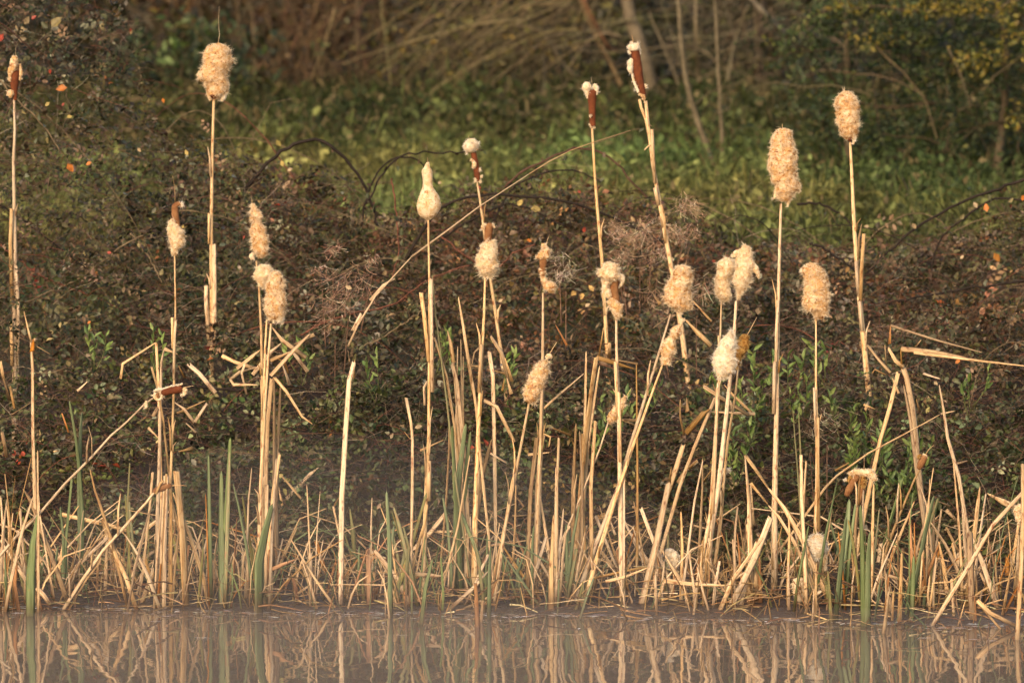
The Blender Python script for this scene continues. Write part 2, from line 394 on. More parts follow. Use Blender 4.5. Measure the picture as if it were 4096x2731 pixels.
def twig_cloud(start, direc, length, rad, pal, K=5, wig=0.25, sag=0.2, cols=None):
    n = len(start)
    t = np.linspace(0, 1, K)[None, :, None]
    d = unit(direc)[:, None, :]; L = length[:, None, None]
    w = np.cumsum(rng.normal(size=(n, K, 3)) * wig * L / K, axis=1); w -= w[:, :1]
    pts = start[:, None, :] + d * L * t + w
    pts[..., 2] -= (sag * L * t ** 2)[..., 0]
    r = rad[:, None] * np.linspace(1, 0.45, K)[None, :]
    V, F = tubes_np(pts, r, 3)
    c = pick(n, pal) if cols is None else cols
    return V, F, np.repeat(c, K * 3, 0)
def join(parts):
    """[(V,F,C)...] -> one"""
    Vs, Fs, Cs, o = [], [], [], 0
    for V, F, C in parts:
        Vs.append(V); Fs.append(F + o); Cs.append(C); o += len(V)
    return np.concatenate(Vs), np.concatenate(Fs), np.concatenate(Cs)
def cloud_obj(name, parts, mat, parent=None, kind=None):
    V, F, C = join(parts)
    if parent is not None: V = V - np.array(parent.location)
    o = link(name, mesh_np(name, V, F, C), mat, parent)
    if kind: o['kind'] = kind
    return o
def limb(name, pts, r0, r1, col, parent, mat=None, sides=6, K=14, wob=0.0):
    """smooth tapered limb through pts (world), one mesh"""
    pts = np.asarray(pts, float)
    s = np.linspace(0, len(pts) - 1, K); i = np.minimum(s.astype(int), len(pts) - 2); f = (s - i)[:, None]
    p0 = pts[np.maximum(i - 1, 0)]; p1 = pts[i]; p2 = pts[i + 1]; p3 = pts[np.minimum(i + 2, len(pts) - 1)]
    q = 0.5 * ((2 * p1) + (-p0 + p2) * f + (2 * p0 - 5 * p1 + 4 * p2 - p3) * f ** 2 + (-p0 + 3 * p1 - 3 * p2 + p3) * f ** 3)
    if wob: q[1:-1] += rng.normal(size=(K - 2, 3)) * wob
    V, F, uv = tube_np(q, np.linspace(r0, r1, K), sides)
    C = np.tile(np.array(col, float), (len(V), 1)) * np.repeat(rng.uniform(0.75, 1.25, (K, 1)), sides, 0)
    if parent is not None: V = V - np.array(parent.location)
    return link(name, mesh_np(name, V, F, C, smooth=True), mat or M_twig, parent)
def PD(x, v, Y): return P(x * D, v * D, Y)

# ------------------------------------------------------------------ woodland far behind
n = 46000
pos = np.stack([rng.uniform(-16, 16, n), rng.uniform(31, 40, n), np.zeros(n)], -1)
pos[:, 2] = ground(pos[:, 0], pos[:, 1]) + rng.uniform(0, 1, n) ** 1.3 * (4.5 + 1.2 * vnoise(pos[:, :2], 0.5, 11))
palW = [(5, (0.020, 0.026, 0.009)), (4, (0.034, 0.026, 0.012)), (3, (0.040, 0.046, 0.013)), (1, (0.09, 0.07, 0.022))]
tw = 2500
sp0 = np.stack([rng.uniform(-14, 14, tw), rng.uniform(30.5, 33, tw), np.zeros(tw)], -1); sp0[:, 2] = ground(sp0[:, 0], sp0[:, 1]) + rng.uniform(0, 3.5, tw)
o = cloud_obj('woodland', [leaf_cloud(pos, 0.17, palW), twig_cloud(sp0, rng.normal(size=(tw, 3)) + np.array((-0.5, 0, 0.6)), rng.uniform(0.5, 1.8, tw), rng.uniform(0.004, 0.011, tw), [(2, (0.07, 0.05, 0.028)), (1, (0.11, 0.085, 0.05))])], M_leaf)
tag(o, 'dark tangled woodland edge closing off the meadow', 'woodland', kind='stuff')

# ------------------------------------------------------------------ shrubs along the far side of the meadow
def shrub(name, label, cat, x0, x1, v0, v1, Y, nleaf, size, pal, ntwig=120, twpal=None, top_extra=1.6, up=0.9, stems=5, group=None):
    a = PD(x0, v1, Y); b = PD(x1, v1, Y); cx = (a[0] + b[0]) / 2; w = (b[0] - a[0]) / 2
    zt = PD(x0, v0, Y)[2] + (top_extra if v0 <= 0 else 0.0)
    gz = float(ground(cx, Y)); h = max(zt - gz, 0.3)
    r = root(name, (cx, Y, gz), label, cat, group)
    nc = 110
    ct = np.stack([rng.uniform(-1, 1, nc) * w * 0.9, rng.uniform(-0.5, 0.8, nc), rng.uniform(0.06, 1, nc) * h], -1)
    ct[:, 0] *= np.sqrt(np.clip(1.15 - (ct[:, 2] / h) ** 3 * 0.6, 0.2, 1))
    k = rng.integers(0, nc, nleaf)
    sg = rng.uniform(0.10, 0.26, nc)[k][:, None]
    pos = ct[k] + rng.normal(size=(nleaf, 3)) * sg * np.array((1, 0.8, 0.75))
    pos[:, 2] = np.maximum(pos[:, 2], 0.02)
    tone = rng.uniform(0.45, 1.2, nc)[k][:, None]
    cols = pick(nleaf, pal) * tone
    wp = pos + np.array((cx, Y, gz))
    sel = rng.choice(nleaf, nleaf // 6, replace=False)
    cloud_obj('crown', [spray_cloud(wp[sel], size * 1.1, pal, 7, 0.55, tone[sel])], M_leaf, r, 'stuff')
    twpal = twpal or [(1, (0.10, 0.075, 0.045)), (1, (0.06, 0.042, 0.026))]
    st = np.stack([rng.uniform(-1, 1, ntwig) * w * 0.8, rng.uniform(-0.6, 0.4, ntwig), rng.uniform(0, 0.75, ntwig) * h], -1) + np.array((cx, Y, gz))
    cloud_obj('twigs', [twig_cloud(st, rng.normal(size=(ntwig, 3)) * np.array((1, 0.6, 0.6)) + np.array((0, 0, up)), rng.uniform(0.3, 1.0, ntwig), rng.uniform(0.004, 0.009, ntwig), twpal, K=6)], M_twig, r, 'stuff')
    for s in range(stems):
        bx = cx + rng.uniform(-0.5, 0.5) * w; by = Y + rng.uniform(-0.25, 0.25)
        limb('trunk', [(bx, by, gz - 0.05), (bx + rng.normal() * 0.1, by, gz + h * 0.4), (bx + rng.normal() * 0.3, by + 0.1, gz + h * 0.85)], rng.uniform(0.02, 0.035), 0.008, (0.09, 0.065, 0.04), r)
    return r
PG = [(4, (0.030, 0.048, 0.014)), (3, (0.050, 0.070, 0.018)), (2, (0.018, 0.028, 0.010)), (1, (0.10, 0.10, 0.028))]
PO = [(3, (0.042, 0.044, 0.012)), (3, (0.070, 0.066, 0.018)), (3, (0.028, 0.023, 0.010)), (1, (0.13, 0.115, 0.028))]
PB = [(3, (0.070, 0.036, 0.016)), (2, (0.040, 0.022, 0.012)), (2, (0.055, 0.045, 0.018)), (1, (0.14, 0.085, 0.025))]
PY = [(3, (0.13, 0.105, 0.016)), (2, (0.09, 0.085, 0.015)), (1, (0.19, 0.135, 0.02))]
shrub('bracken_shrub', 'red-brown dying bracken under the trees behind the tallest fluffy cattail', 'shrub', 300, 700, -30, 150, 29.0, 1900, 0.10, PB, 260)
shrub('shrub', 'dark green leafy shrub beyond the grass, behind the tallest fluffy cattail', 'shrub', 300, 600, 110, 305, 26.0, 2200, 0.075, PG, 60)
shrub('bare_shrub', 'rusty brown half-bare shrub standing between the bracken and the arching willow', 'shrub', 600, 920, -30, 300, 27.5, 1500, 0.07, PB, 420, [(2, (0.13, 0.085, 0.045)), (1, (0.09, 0.05, 0.03))], up=1.6)
shrub('olive_shrub', 'olive brown undergrowth behind the arching willow twigs', 'shrub', 880, 1480, -30, 300, 30.0, 2600, 0.085, PO, 300)
shrub('olive_shrub', 'olive leafy shrub on the far side behind the slim grey stems', 'shrub', 1560, 1900, -30, 290, 28.5, 2200, 0.08, PO, 160)
shrub('evergreen_shrub', 'dense dark green shrub behind the tall cattail at the meadow corner', 'shrub', 1830, 2160, -30, 440, 15.5, 11000, 0.033, PG, 60, stems=1)
ry = shrub('evergreen_shrub', 'tall ivy-dark bush with yellowing sprays in the top corner', 'shrub', 2090, 2460, -30, 460, 15.0, 12500, 0.033, PG, 60, stems=1)
sprays = []
for (x, v, k, sx_, sz_) in ((2255, 140, 200, .22, .10), (2230, 15, 220, .34, .07), (2330, 60, 160, .12, .20), (2120, 20, 90, .25, .06), (2335, 265, 50, .08, .10), (2000, 90, 70, .22, .10), (1960, 20, 70, .25, .08)):
    c0 = PD(x, v, 14.3); sprays.append(leaf_cloud(c0 + rng.normal(size=(k, 3)) * np.array((sx_, 0.15, sz_)) * 0.5, 0.038, PY))
o = cloud_obj('yellow_sprays', sprays, M_leaf, ry, 'stuff'); o['label'] = 'yellow autumn leaves on the dark bush'

# willow with the leaning trunk, its second stem and the curtain of arching twigs
Yw = 26.0
wr = root('willow_tree', (PD(1512, 320, Yw)[0], Yw, float(ground(PD(1512, 320, Yw)[0], Yw))), 'bare willow with a leaning pale trunk and long twigs arching over the grass', 'tree')
gzw = wr.location.z
limb('trunk', [np.array((PD(1518, 330, Yw)[0], Yw, gzw - 0.1)), PD(1508, 290, Yw), PD(1492, 200, Yw), PD(1470, 110, Yw), PD(1440, 0, Yw), PD(1425, -150, Yw), PD(1400, -520, Yw), PD(1380, -900, Yw)], 0.088, 0.03, (0.15, 0.115, 0.075), wr, sides=10, K=26, wob=0.004)
limb('branch', [np.array((PD(1500, 335, Yw)[0], Yw - 0.1, gzw)), PD(1470, 280, Yw - .1), PD(1435, 215, Yw - .1), PD(1405, 150, Yw - .1), PD(1370, 85, Yw - .1), PD(1335, 5, Yw - .1), PD(1300, -120, Yw - .1)], 0.032, 0.014, (0.15, 0.10, 0.05), wr, K=20)
for pts, r0, col in (
        ([(1612, 330), (1606, 200), (1598, 60), (1600, -100)], 0.020, (0.13, 0.10, 0.06)),
    ([(1582, 300), (1560, 200), (1525, 110), (1490, 30)], 0.014, (0.14, 0.11, 0.07)),
    ([(1690, 330), (1672, 200), (1690, 90), (1720, 10)], 0.016, (0.11, 0.09, 0.055)),
    ([(1800, 80), (1750, 25), (1700, -30)], 0.03, (0.17, 0.14, 0.10)),
    ([(1280, 110), (1400, 120), (1560, 105), (1740, 92)], 0.010, (0.13, 0.10, 0.06)),
    ([(1340, 0), (1395, 105), (1420, 112)], 0.020, (0.19, 0.09, 0.045)),
    ([(1000, 255), (1150, 235), (1290, 200), (1440, 165)], 0.012, (0.16, 0.13, 0.07)),
    ([(1240, 60), (1290, 140), (1320, 175)], 0.016, (0.13, 0.10, 0.06)),
    ([(1690, 190), (1620, 120), (1560, 110)], 0.010, (0.13, 0.10, 0.06)),
    ([(1380, 215), (1450, 212), (1490, 240)], 0.010, (0.15, 0.14, 0.08)),
    ([(1840, 265), (1740, 285), (1650, 260)], 0.008, (0.10, 0.09, 0.06)),
    ([(1780, 330), (1900, 318), (2040, 300)], 0.008, (0.09, 0.08, 0.05)),
    ([(770, 20), (740, 120), (700, 220)], 0.016, (0.13, 0.095, 0.05)),
):
    limb('branch', [PD(x, v, Yw + rng.uniform(-0.5, 0.3)) for x, v in pts], r0, r0 * 0.5, col, wr, K=14)
for lab_, pts_, r0_ in (('slim pale sapling leaning left at the far edge of the grass', [(1648, 400), (1615, 320), (1590, 240), (1570, 150), (1560, 40), (1550, -120)], 0.028),
                        ('slim upright grey sapling right beside the leaning pale one', [(1664, 398), (1655, 260), (1648, 120), (1640, -80)], 0.019)):
    b_ = PD(pts_[0][0], pts_[0][1], 17.0)
    sr = root('sapling', (b_[0], 17.0, float(ground(b_[0], 17.0))), lab_, 'sapling')
    limb('trunk', [(b_[0] + 0.03, 17.0, sr.location.z - 0.05)] + [PD(x, v, 17.0) for x, v in pts_], r0_, r0_ * 0.5, (0.12, 0.095, 0.06), sr, K=20, wob=0.003)
    st = np.array([PD(x + rng.uniform(-15, 15), v, 17.0) for x, v in [pts_[int(k)] for k in rng.integers(1, len(pts_), 14)]])
    cloud_obj('twigs', [twig_cloud(st, rng.normal(size=(14, 3)) * np.array((1, .4, .3)) + np.array((0, 0, .8)), rng.uniform(.2, .6, 14), rng.uniform(.002, .005, 14), [(1, (0.13, 0.105, 0.065))], K=6)], M_twig, sr, 'stuff')
nt_ = 210
t = np.linspace(0, 1, 9)[None, :]
x0 = rng.uniform(1120, 1480, nt_)[:, None]; v0 = rng.uniform(-170, 110, nt_)[:, None]
x1 = x0 - rng.uniform(110, 480, nt_)[:, None]; v1 = np.maximum(rng.uniform(90, 305, nt_)[:, None], v0 + 40)
xx = x0 + (x1 - x0) * t ** rng.uniform(0.7, 1.5, nt_)[:, None]; vv = v0 + (v1 - v0) * t ** rng.uniform(0.8, 1.7, nt_)[:, None] - 45 * np.sin(np.pi * t) * rng.uniform(-0.4, 1, nt_)[:, None]
upr = (rng.random(nt_) < 0.1)[:, None]
xu = rng.uniform(860, 1300, nt_)[:, None]; xx = np.where(upr, xu + (t ** 1.6) * rng.normal(size=(nt_, 1)) * 110, xx); vv = np.where(upr, 305 - 420 * t * rng.uniform(0.6, 1, nt_)[:, None], vv)
vv = np.minimum(vv, 300 + 10 * rng.random((nt_, 1)))
YY = Yw + rng.uniform(-1.2, 1.2, nt_)[:, None] + 0 * t
pp = np.array([[PD(a, b, c) for a, b, c in zip(r1, r2, r3)] for r1, r2, r3 in zip(xx, vv, YY)])
pp += np.cumsum(rng.normal(size=pp.shape) * 0.008, axis=1)
V, F = tubes_np(pp, np.where(np.arange(nt_) % 4 == 0, rng.uniform(0.006, 0.0095, nt_), rng.uniform(0.002, 0.0042, nt_))[:, None] * np.linspace(1, 0.4, 9)[None, :], 3)
C = np.repeat(np.where((np.arange(nt_) % 4 == 0)[:, None], pick(nt_, [(1, (0.24, 0.185, 0.10))]), pick(nt_, [(2, (0.12, 0.09, 0.05)), (1, (0.07, 0.05, 0.03))])), 27, 0)
cloud_obj('twigs', [(V, F, C)], M_twig, wr, 'stuff')
nl = 900; k = rng.integers(0, nt_, nl); kk = rng.integers(2, 9, nl)
cloud_obj('crown', [leaf_cloud(pp[k, kk] + rng.normal(size=(nl, 3)) * 0.08, 0.06, [(3, (0.10, 0.085, 0.02)), (2, (0.07, 0.065, 0.02)), (1, (0.15, 0.10, 0.02))])], M_leaf, wr, 'stuff')
# twiggy right side of the willow
nt2 = 240
st = np.array([PD(x, v, Y) for x, v, Y in zip(rng.uniform(1480, 1960, nt2), rng.uniform(-40, 300, nt2), rng.uniform(25.5, 28, nt2))])
o = cloud_obj('twigs', [twig_cloud(st, rng.normal(size=(nt2, 3)) * np.array((1, .4, .5)) + np.array((0.3, 0, 0.3)), rng.uniform(0.3, 1.1, nt2), rng.uniform(0.003, 0.007, nt2), [(2, (0.13, 0.105, 0.065)), (1, (0.08, 0.06, 0.04))], K=6)], M_twig, wr, 'stuff')
# brushwood lying at the far edge of the grass
nb = 260
st = np.array([PD(x, v, Y) for x, v, Y in zip(rng.uniform(1020, 1440, nb), rng.uniform(255, 305, nb), rng.uniform(23.5, 26, nb))])
br = root('brushwood_pile', (PD(1300, 300, 24.5)[0], 24.5, float(ground(0.5, 24.5))), 'low heap of grey-brown cut twigs under the arching willow', 'brushwood')
cloud_obj('sticks', [twig_cloud(st, rng.normal(size=(nb, 3)) * np.array((1.2, .5, .15)) + np.array((0.4, 0, 0.12)), rng.uniform(0.3, 0.9, nb), rng.uniform(0.004, 0.008, nb), [(2, (0.13, 0.10, 0.07)), (1, (0.08, 0.06, 0.04))], K=5, wig=0.12)], M_twig, br, 'stuff')

# ------------------------------------------------------------------ meadow: tussocks of rough grass and broad leaves
nc = 5200
gy = 5.5 + (28.5 - 5.5) * rng.uniform(0, 1, nc) ** 0.85
gx = rng.uniform(-1, 1, nc) * (2.6 + 0.14 * gy)
gp = np.stack([gx, gy, ground(gx, gy)], -1)
patch = vnoise(gp[:, :2] * np.array((1, 0.5)), 3.2, 21) + 0.5 * vnoise(gp[:, :2], 9.0, 22)
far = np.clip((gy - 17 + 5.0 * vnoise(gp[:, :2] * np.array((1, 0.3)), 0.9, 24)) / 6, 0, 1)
rough = np.clip(0.5 + 0.6 * patch + 0.9 * far, 0.25, 2.2)
kk = 26; n = nc * kk
ci = np.repeat(np.arange(nc), kk)
sp_ = rng.normal(size=(n, 3)) * np.array((0.11, 0.11, 0.0))
pos = gp[ci] + sp_; pos[:, 2] = ground(pos[:, 0], pos[:, 1]) + rng.uniform(0, 1, n) ** 1.5 * 0.24 * rough[ci]
bladey = rng.random(n) < 0.28
dirs = unit(rng.normal(size=(n, 3)) * np.where(bladey[:, None], 0.5, 1.0) + np.array((0, 0, 1.0)) * np.where(bladey[:, None], 1.0, 0.15))
nrm = unit(rng.normal(size=(n, 3)) + np.array((0, -0.8, 0.7)))
ln = np.where(bladey, rng.uniform(0.06, 0.17, n), rng.uniform(0.03, 0.075, n)) * np.clip(0.6 + 0.5 * rough[ci], 0.6, 1.6)
wd = np.where(bladey, rng.uniform(0.005, 0.011, n), ln * 0.6)
V, F = leaves_np(pos, dirs, nrm, ln, wd, 0.1, 0.25)
tone = np.clip(0.95 + 0.65 * patch, 0.30, 1.7)[:, None] * rng.uniform(0.65, 1.4, (nc, 1)) * (1 - 0.62 * far[:, None])  # far weeds are darker, with tree-line shade painted into their tone
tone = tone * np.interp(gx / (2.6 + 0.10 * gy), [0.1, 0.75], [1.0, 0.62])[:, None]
hue = 1.15 * np.stack([0.102 + 0.03 * vnoise(gp[:, :2], 0.9, 23), 0.112 + 0 * gx, np.full(nc, 0.036)], -1)
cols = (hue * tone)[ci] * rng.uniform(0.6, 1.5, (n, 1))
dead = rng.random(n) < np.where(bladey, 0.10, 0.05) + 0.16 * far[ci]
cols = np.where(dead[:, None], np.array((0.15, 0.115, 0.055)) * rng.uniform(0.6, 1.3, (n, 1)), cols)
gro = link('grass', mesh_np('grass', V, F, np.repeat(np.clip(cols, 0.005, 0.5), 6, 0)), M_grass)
tag(gro, 'rough green meadow grass between the brambles and the trees', 'grass', kind='stuff')

# ------------------------------------------------------------------ bramble thicket on the bank
EDX = np.array([-900, 0, 200, 262, 300, 350, 450, 560, 700, 800, 840, 880, 960, 1050, 1180, 1300, 1400, 1480, 1560, 1640, 1760, 1860, 2000, 2120, 2240, 2352, 3200.])
EDV = np.array([-260, -240, -200, -60, 110, 225, 275, 330, 390, 430, 520, 470, 455, 450, 440, 430, 460, 490, 500, 575, 600, 580, 600, 570, 535, 500, 470.])
def vedge(x):          # x world at depth ~5 -> photograph row of the thicket's crest
    return np.interp((x / mpp(4.5) + 2048) / D, EDX, EDV)
def bram_top(x, y):
    e = vedge(x)
    kv = np.stack([np.full_like(e, 1345), np.full_like(e, 1130), np.full_like(e, 930), np.minimum(np.full_like(e, 730), e + 330), e], -1)
    ky = np.array([0.75, 1.15, 1.9, 3.3, 5.2])
    yy = np.clip(y, 0.75, 5.2)
    i = np.clip(np.searchsorted(ky, yy, side='right') - 1, 0, 3); f = (yy - ky[i]) / (ky[i + 1] - ky[i])
    ar = np.arange(len(e)); v = kv[ar, i] * (1 - f) + kv[ar, i + 1] * f
    z = CAM_Z + (177.6 - v * D) / FPX * (yy - CAM_Y)
    p = np.stack([x, y], -1)
    z = z + vnoise(p, 1.9, 30) * 0.10 + vnoise(p, 4.2, 31) * 0.09 + vnoise(p, 10.0, 32) * 0.07 + vnoise(p, 24.0, 33) * 0.055 + np.maximum(vnoise(p, 55.0, 34), 0) * 0.05
    return np.maximum(z, ground(x, y) + 0.02) - np.clip(y - 5.2, 0, 3) * 0.5
PALB = [(24, (0.034, 0.040, 0.016)), (18, (0.060, 0.060, 0.024)), (19, (0.066, 0.045, 0.027)), (12, (0.090, 0.082, 0.036)), (11, (0.112, 0.074, 0.043)),
        (7, (0.165, 0.155, 0.105)), (4, (0.20, 0.135, 0.08)), (1.0, (0.24, 0.17, 0.075)), (0.12, (0.26, 0.09, 0.025)), (0.08, (0.20, 0.03, 0.016))]
PALT = [(4, (0.105, 0.066, 0.044)), (3, (0.055, 0.033, 0.022)), (3, (0.155, 0.108, 0.074)), (1.2, (0.24, 0.185, 0.135)), (2.2, (0.145, 0.058, 0.038))]
cells = [  # x0, x1, y0, y1, label, n leaves weight
    (-3.8, -1.25, 0.75, 2.2, 'low dark bramble bush behind the cattail bent flat beside the straw tent'),
    (-1.25, -0.40, 0.75, 2.2, 'low bramble bush between the drooping straw leaves and the lone snapped stalk'),
    (-0.40, 0.55, 0.75, 2.2, 'low green-grey bramble bush behind the bottle-shaped seed head'),
    (0.55, 1.35, 0.75, 2.2, 'low leafy bramble bush behind the crossing pair of leaning cattails'),
    (1.35, 3.8, 0.75, 2.2, 'low dark bramble bush behind the folded mushroom-shaped seed head'),
    (-3.8, -1.36, 2.2, 6.2, 'tall bramble bush with orange leaves rising to the top of the photo'),
    (-1.36, -0.25, 2.2, 6.2, 'bramble bush with one thick dark arching cane above the grass'),
    (-0.25, 1.0, 2.2, 6.2, 'bramble bush with red-stemmed arching cane in the middle of the bank'),
    (1.0, 3.8, 2.2, 6.2, 'bramble bush with long bare canes below the green meadow corner'),
]
BUSH = []
for (bx0, bx1, by0, by1, lab) in cells:
    area = (bx1 - bx0) * (by1 - by0)
    dens = (4600 if by0 < 2 else 3100) / 6.0
    n = int(area * dens)
    px_ = rng.uniform(bx0, bx1, n); py_ = rng.uniform(by0, by1, n)
    px_ += rng.normal(size=n) * 0.07; py_ += rng.normal(size=n) * 0.07
    top = bram_top(px_, py_); gz = ground(px_, py_)
    hgt = np.maximum(top - gz, 0.03)
    depth = np.minimum(rng.exponential(0.11, n), hgt)
    tall = hgt > 1.0
    depth = np.where(tall, rng.uniform(0, 1, n) ** 1.2 * hgt, depth)
    pos = np.stack([px_, py_, top - depth + 0.02], -1)
    keep = 0.8 * vnoise(pos, 9.0, 41) + 0.6 * vnoise(pos, 26.0, 42) > -0.52
    pos = pos[keep]; n = len(pos)
    dry = vnoise(pos[:, :2] * np.array((1, 0.4)), 1.3, 43)
    rb_ = 0.5 + 0.5 * np.clip(vnoise(pos[:, :2], 0.8, 45), -1, 1)
    lum = np.clip(1.0 + 0.55 * vnoise(pos, 6.0, 44) + 0.45 * vnoise(pos, 18.0, 46), 0.30, 1.9)[:, None]
    tint = lum * (1 + 0.22 * rb_[:, None] * np.array((1.0, 0.1, -0.2))) * np.array((0.92, 1.16, 0.9) if by0 < 2 else (1.0, 1.0, 1.0)) * np.where((dry > 0.35)[:, None], np.array((1.30, 0.98, 0.85)), np.where((dry < -0.25)[:, None], np.array((0.84, 1.15, 0.80)), np.ones(3)))
    cx, cyy = (bx0 + bx1) / 2, (by0 + by1) / 2
    r = root('bramble_bush', (cx, cyy, float(ground(cx, cyy))), lab, 'bramble', 'bramble thicket on the bank')
    cloud_obj('foliage', [spray_cloud(pos, 0.030, PALB, 7, 0.62, tint)], M_leaf, r, 'stuff')
    nt3 = int(area * (950 if by0 < 2 else 560))
    tx = rng.uniform(bx0, bx1, nt3); ty = rng.uniform(by0, by1, nt3); tt = bram_top(tx, ty); gg = ground(tx, ty)
    st = np.stack([tx, ty, np.maximum(tt - rng.uniform(-0.05, 0.20, nt3), gg)], -1)
    tl = (tt - gg) > 1.0
    st[:, 2] = np.where(tl, gg + rng.uniform(0.1, 1, nt3) * (tt - gg), st[:, 2])
    cloud_obj('twigs', [twig_cloud(st, rng.normal(size=(nt3, 3)) * np.array((1, 0.5, 0.55)) + np.array((0, 0, 0.35)), rng.uniform(0.07, 0.32, nt3), rng.uniform(0.0007, 0.0019, nt3), PALT, K=5, wig=0.35, sag=0.35)], M_twig, r, 'stuff')
    BUSH.append(r)
def bush_at(x, Y):
    for (bx0, bx1, by0, by1, lab), r in zip(cells, BUSH):
        if bx0 <= x < bx1 and by0 <= Y < by1: return r
    return BUSH[7]
# separately visible canes (photograph columns/rows at 2352 wide, depth)
DK, RD, TN = (0.022, 0.015, 0.012), (0.13, 0.05, 0.032), (0.14, 0.10, 0.06)
canes = [
    (4.6, 0.0075, DK, [(560, 440), (620, 370), (670, 335), (722, 322), (780, 350), (825, 405), (855, 470), (868, 520)]),
    (4.7, 0.004, DK, [(830, 520), (850, 430), (900, 365), (970, 375), (1000, 420)]),
    (4.5, 0.004, DK, [(840, 470), (880, 400), (930, 355), (1040, 350), (1110, 345)]),
    (4.8, 0.0048, (0.08, 0.04, 0.028), [(1160, 430), (1200, 395), (1290, 350), (1345, 342), (1400, 362), (1445, 410), (1490, 460), (1530, 480)]),
    (4.6, 0.004, DK, [(1130, 520), (1170, 440), (1240, 400), (1320, 392), (1380, 420)]),
    (4.2, 0.006, DK, [(930, 600), (1010, 480), (1120, 448), (1230, 455), (1330, 470), (1430, 510), (1530, 560)]),
    (4.2, 0.005, DK, [(1000, 560), (1090, 500), (1180, 470), (1300, 520)]),
    (5.0, 0.005, DK, [(1830, 470), (1880, 468), (1940, 500), (1985, 565)]),
    (4.5, 0.006, DK, [(2380, 405), (2300, 430), (2220, 462), (2130, 505), (2050, 570), (1980, 640)]),
    (4.4, 0.0045, DK, [(2390, 470), (2290, 455), (2190, 520), (2150, 570), (2140, 640)]),
    (3.6, 0.005, DK, [(2380, 640), (2290, 655), (2210, 665), (2100, 685), (2010, 700)]),
    (3.4, 0.004, TN, [(2370, 690), (2290, 720), (2210, 770), (2150, 800)]),
    (3.8, 0.005, DK, [(1860, 560), (1900, 575), (1960, 620), (2000, 660)]),
    (2.0, 0.0045, DK, [(390, 880), (470, 890), (560, 895), (660, 890), (760, 895), (880, 900), (960, 880)]),
    (3.0, 0.004, RD, [(0, 560), (60, 610), (130, 650), (260, 700), (330, 750)]),
    (3.0, 0.004, TN, [(-10, 750), (70, 690), (180, 640), (290, 560), (330, 540)]),
    (3.2, 0.0035, TN, [(-10, 170), (35, 225), (95, 285), (135, 340), (165, 395)]),
    (3.2, 0.0035, DK, [(0, 470), (60, 510), (150, 580), (230, 640)]),
    (2.6, 0.0035, TN, [(300, 535), (340, 590), (372, 650)]),
    (2.8, 0.003, RD, [(900, 410), (912, 500), (916, 580), (900, 640)]),
    (2.6, 0.0035, RD, [(1010, 540), (1120, 620), (1180, 580), (1230, 560)]),
    (2.5, 0.0035, RD, [(690, 770), (770, 730), (900, 700), (990, 640), (1080, 610)]),
    (2.2, 0.003, TN, [(830, 800), (900, 760), (960, 720), (1010, 690)]),
    (1.4, 0.0035, DK, [(1440, 1000), (1560, 985), (1700, 1010), (1830, 1050)]),
    (1.2, 0.003, DK, [(600, 1150), (720, 1100), (860, 1080), (960, 1090)]),
    (4.9, 0.0018, TN, [(1240, 380), (1330, 345), (1420, 310), (1470, 296)]),
]
for Yc, r0, col, pts in canes:
    w = [PD(x, v, Yc) for x, v in pts]
    b0 = w[0].copy(); 
    pr = bush_at(float(np.clip(np.mean([q[0] for q in w]), -3.7, 3.7)), Yc)
    limb('cane', w, r0 * 1.25, r0 * 0.8, col, pr, K=24, wob=0.003)
    q = np.array(w); L = len(q); nlf = 16
    k = rng.uniform(0, L - 1, nlf); i = np.minimum(k.astype(int), L - 2)
    pos = q[i] + (q[i + 1] - q[i]) * (k - i)[:, None] + rng.normal(size=(nlf, 3)) * 0.012
    # leaves along the cane, each its own piece
    for p_ in pos[:7]:
        me = MATS.get('_leafmesh%d' % rng.integers(0, 4))
        if me is None:
            for t_ in range(4):
                cc = [(0.20, 0.16, 0.07), (0.05, 0.06, 0.025), (0.10, 0.10, 0.055), (0.09, 0.055, 0.03)][t_]
                Vl, Fl = leaves_np(np.zeros((1, 3)), np.array([[1.0, 0, 0]]), np.array([[0, 0, 1.0]]), np.array([0.034]), np.array([0.021]), 0.2, 0.15)
                mm = mesh_np('leaf', Vl, Fl, np.tile(cc, (6, 1))); mm.materials.append(M_leaf); MATS['_leafmesh%d' % t_] = mm
            me = MATS['_leafmesh0']
        lf = link('leaf', me, None, pr, tuple(p_ - np.array(pr.location)))
        lf.rotation_euler = tuple(rng.uniform(0, 6.28, 3))
for q in range(64):
    x = rng.uniform(-2.6, 2.6); Yc = float(rng.uniform(1.0, 5.4)); L = rng.uniform(0.35, 1.0) * (1 if rng.random() < 0.5 else -1); hgt = rng.uniform(0.05, 0.22)
    xs_ = x + np.linspace(0, L, 6); zz = bram_top(xs_, np.full(6, Yc)); z0, z1 = zz[0] - 0.04, zz[-1] - 0.04
    pts = [(xs_[k], Yc + 0.04 * k * rng.normal() * 0.4, z0 + (z1 - z0) * k / 5 + hgt * 4 * (k / 5) * (1 - k / 5) ** 0.8) for k in range(6)]
    pr = bush_at(float(np.clip(x + L / 2, -3.7, 3.7)), Yc)
    limb('cane', pts, rng.uniform(0.002, 0.004), 0.0014, [DK, RD, TN, (0.07, 0.035, 0.025)][int(rng.integers(0, 4))], pr, K=14, wob=0.002, sides=5)
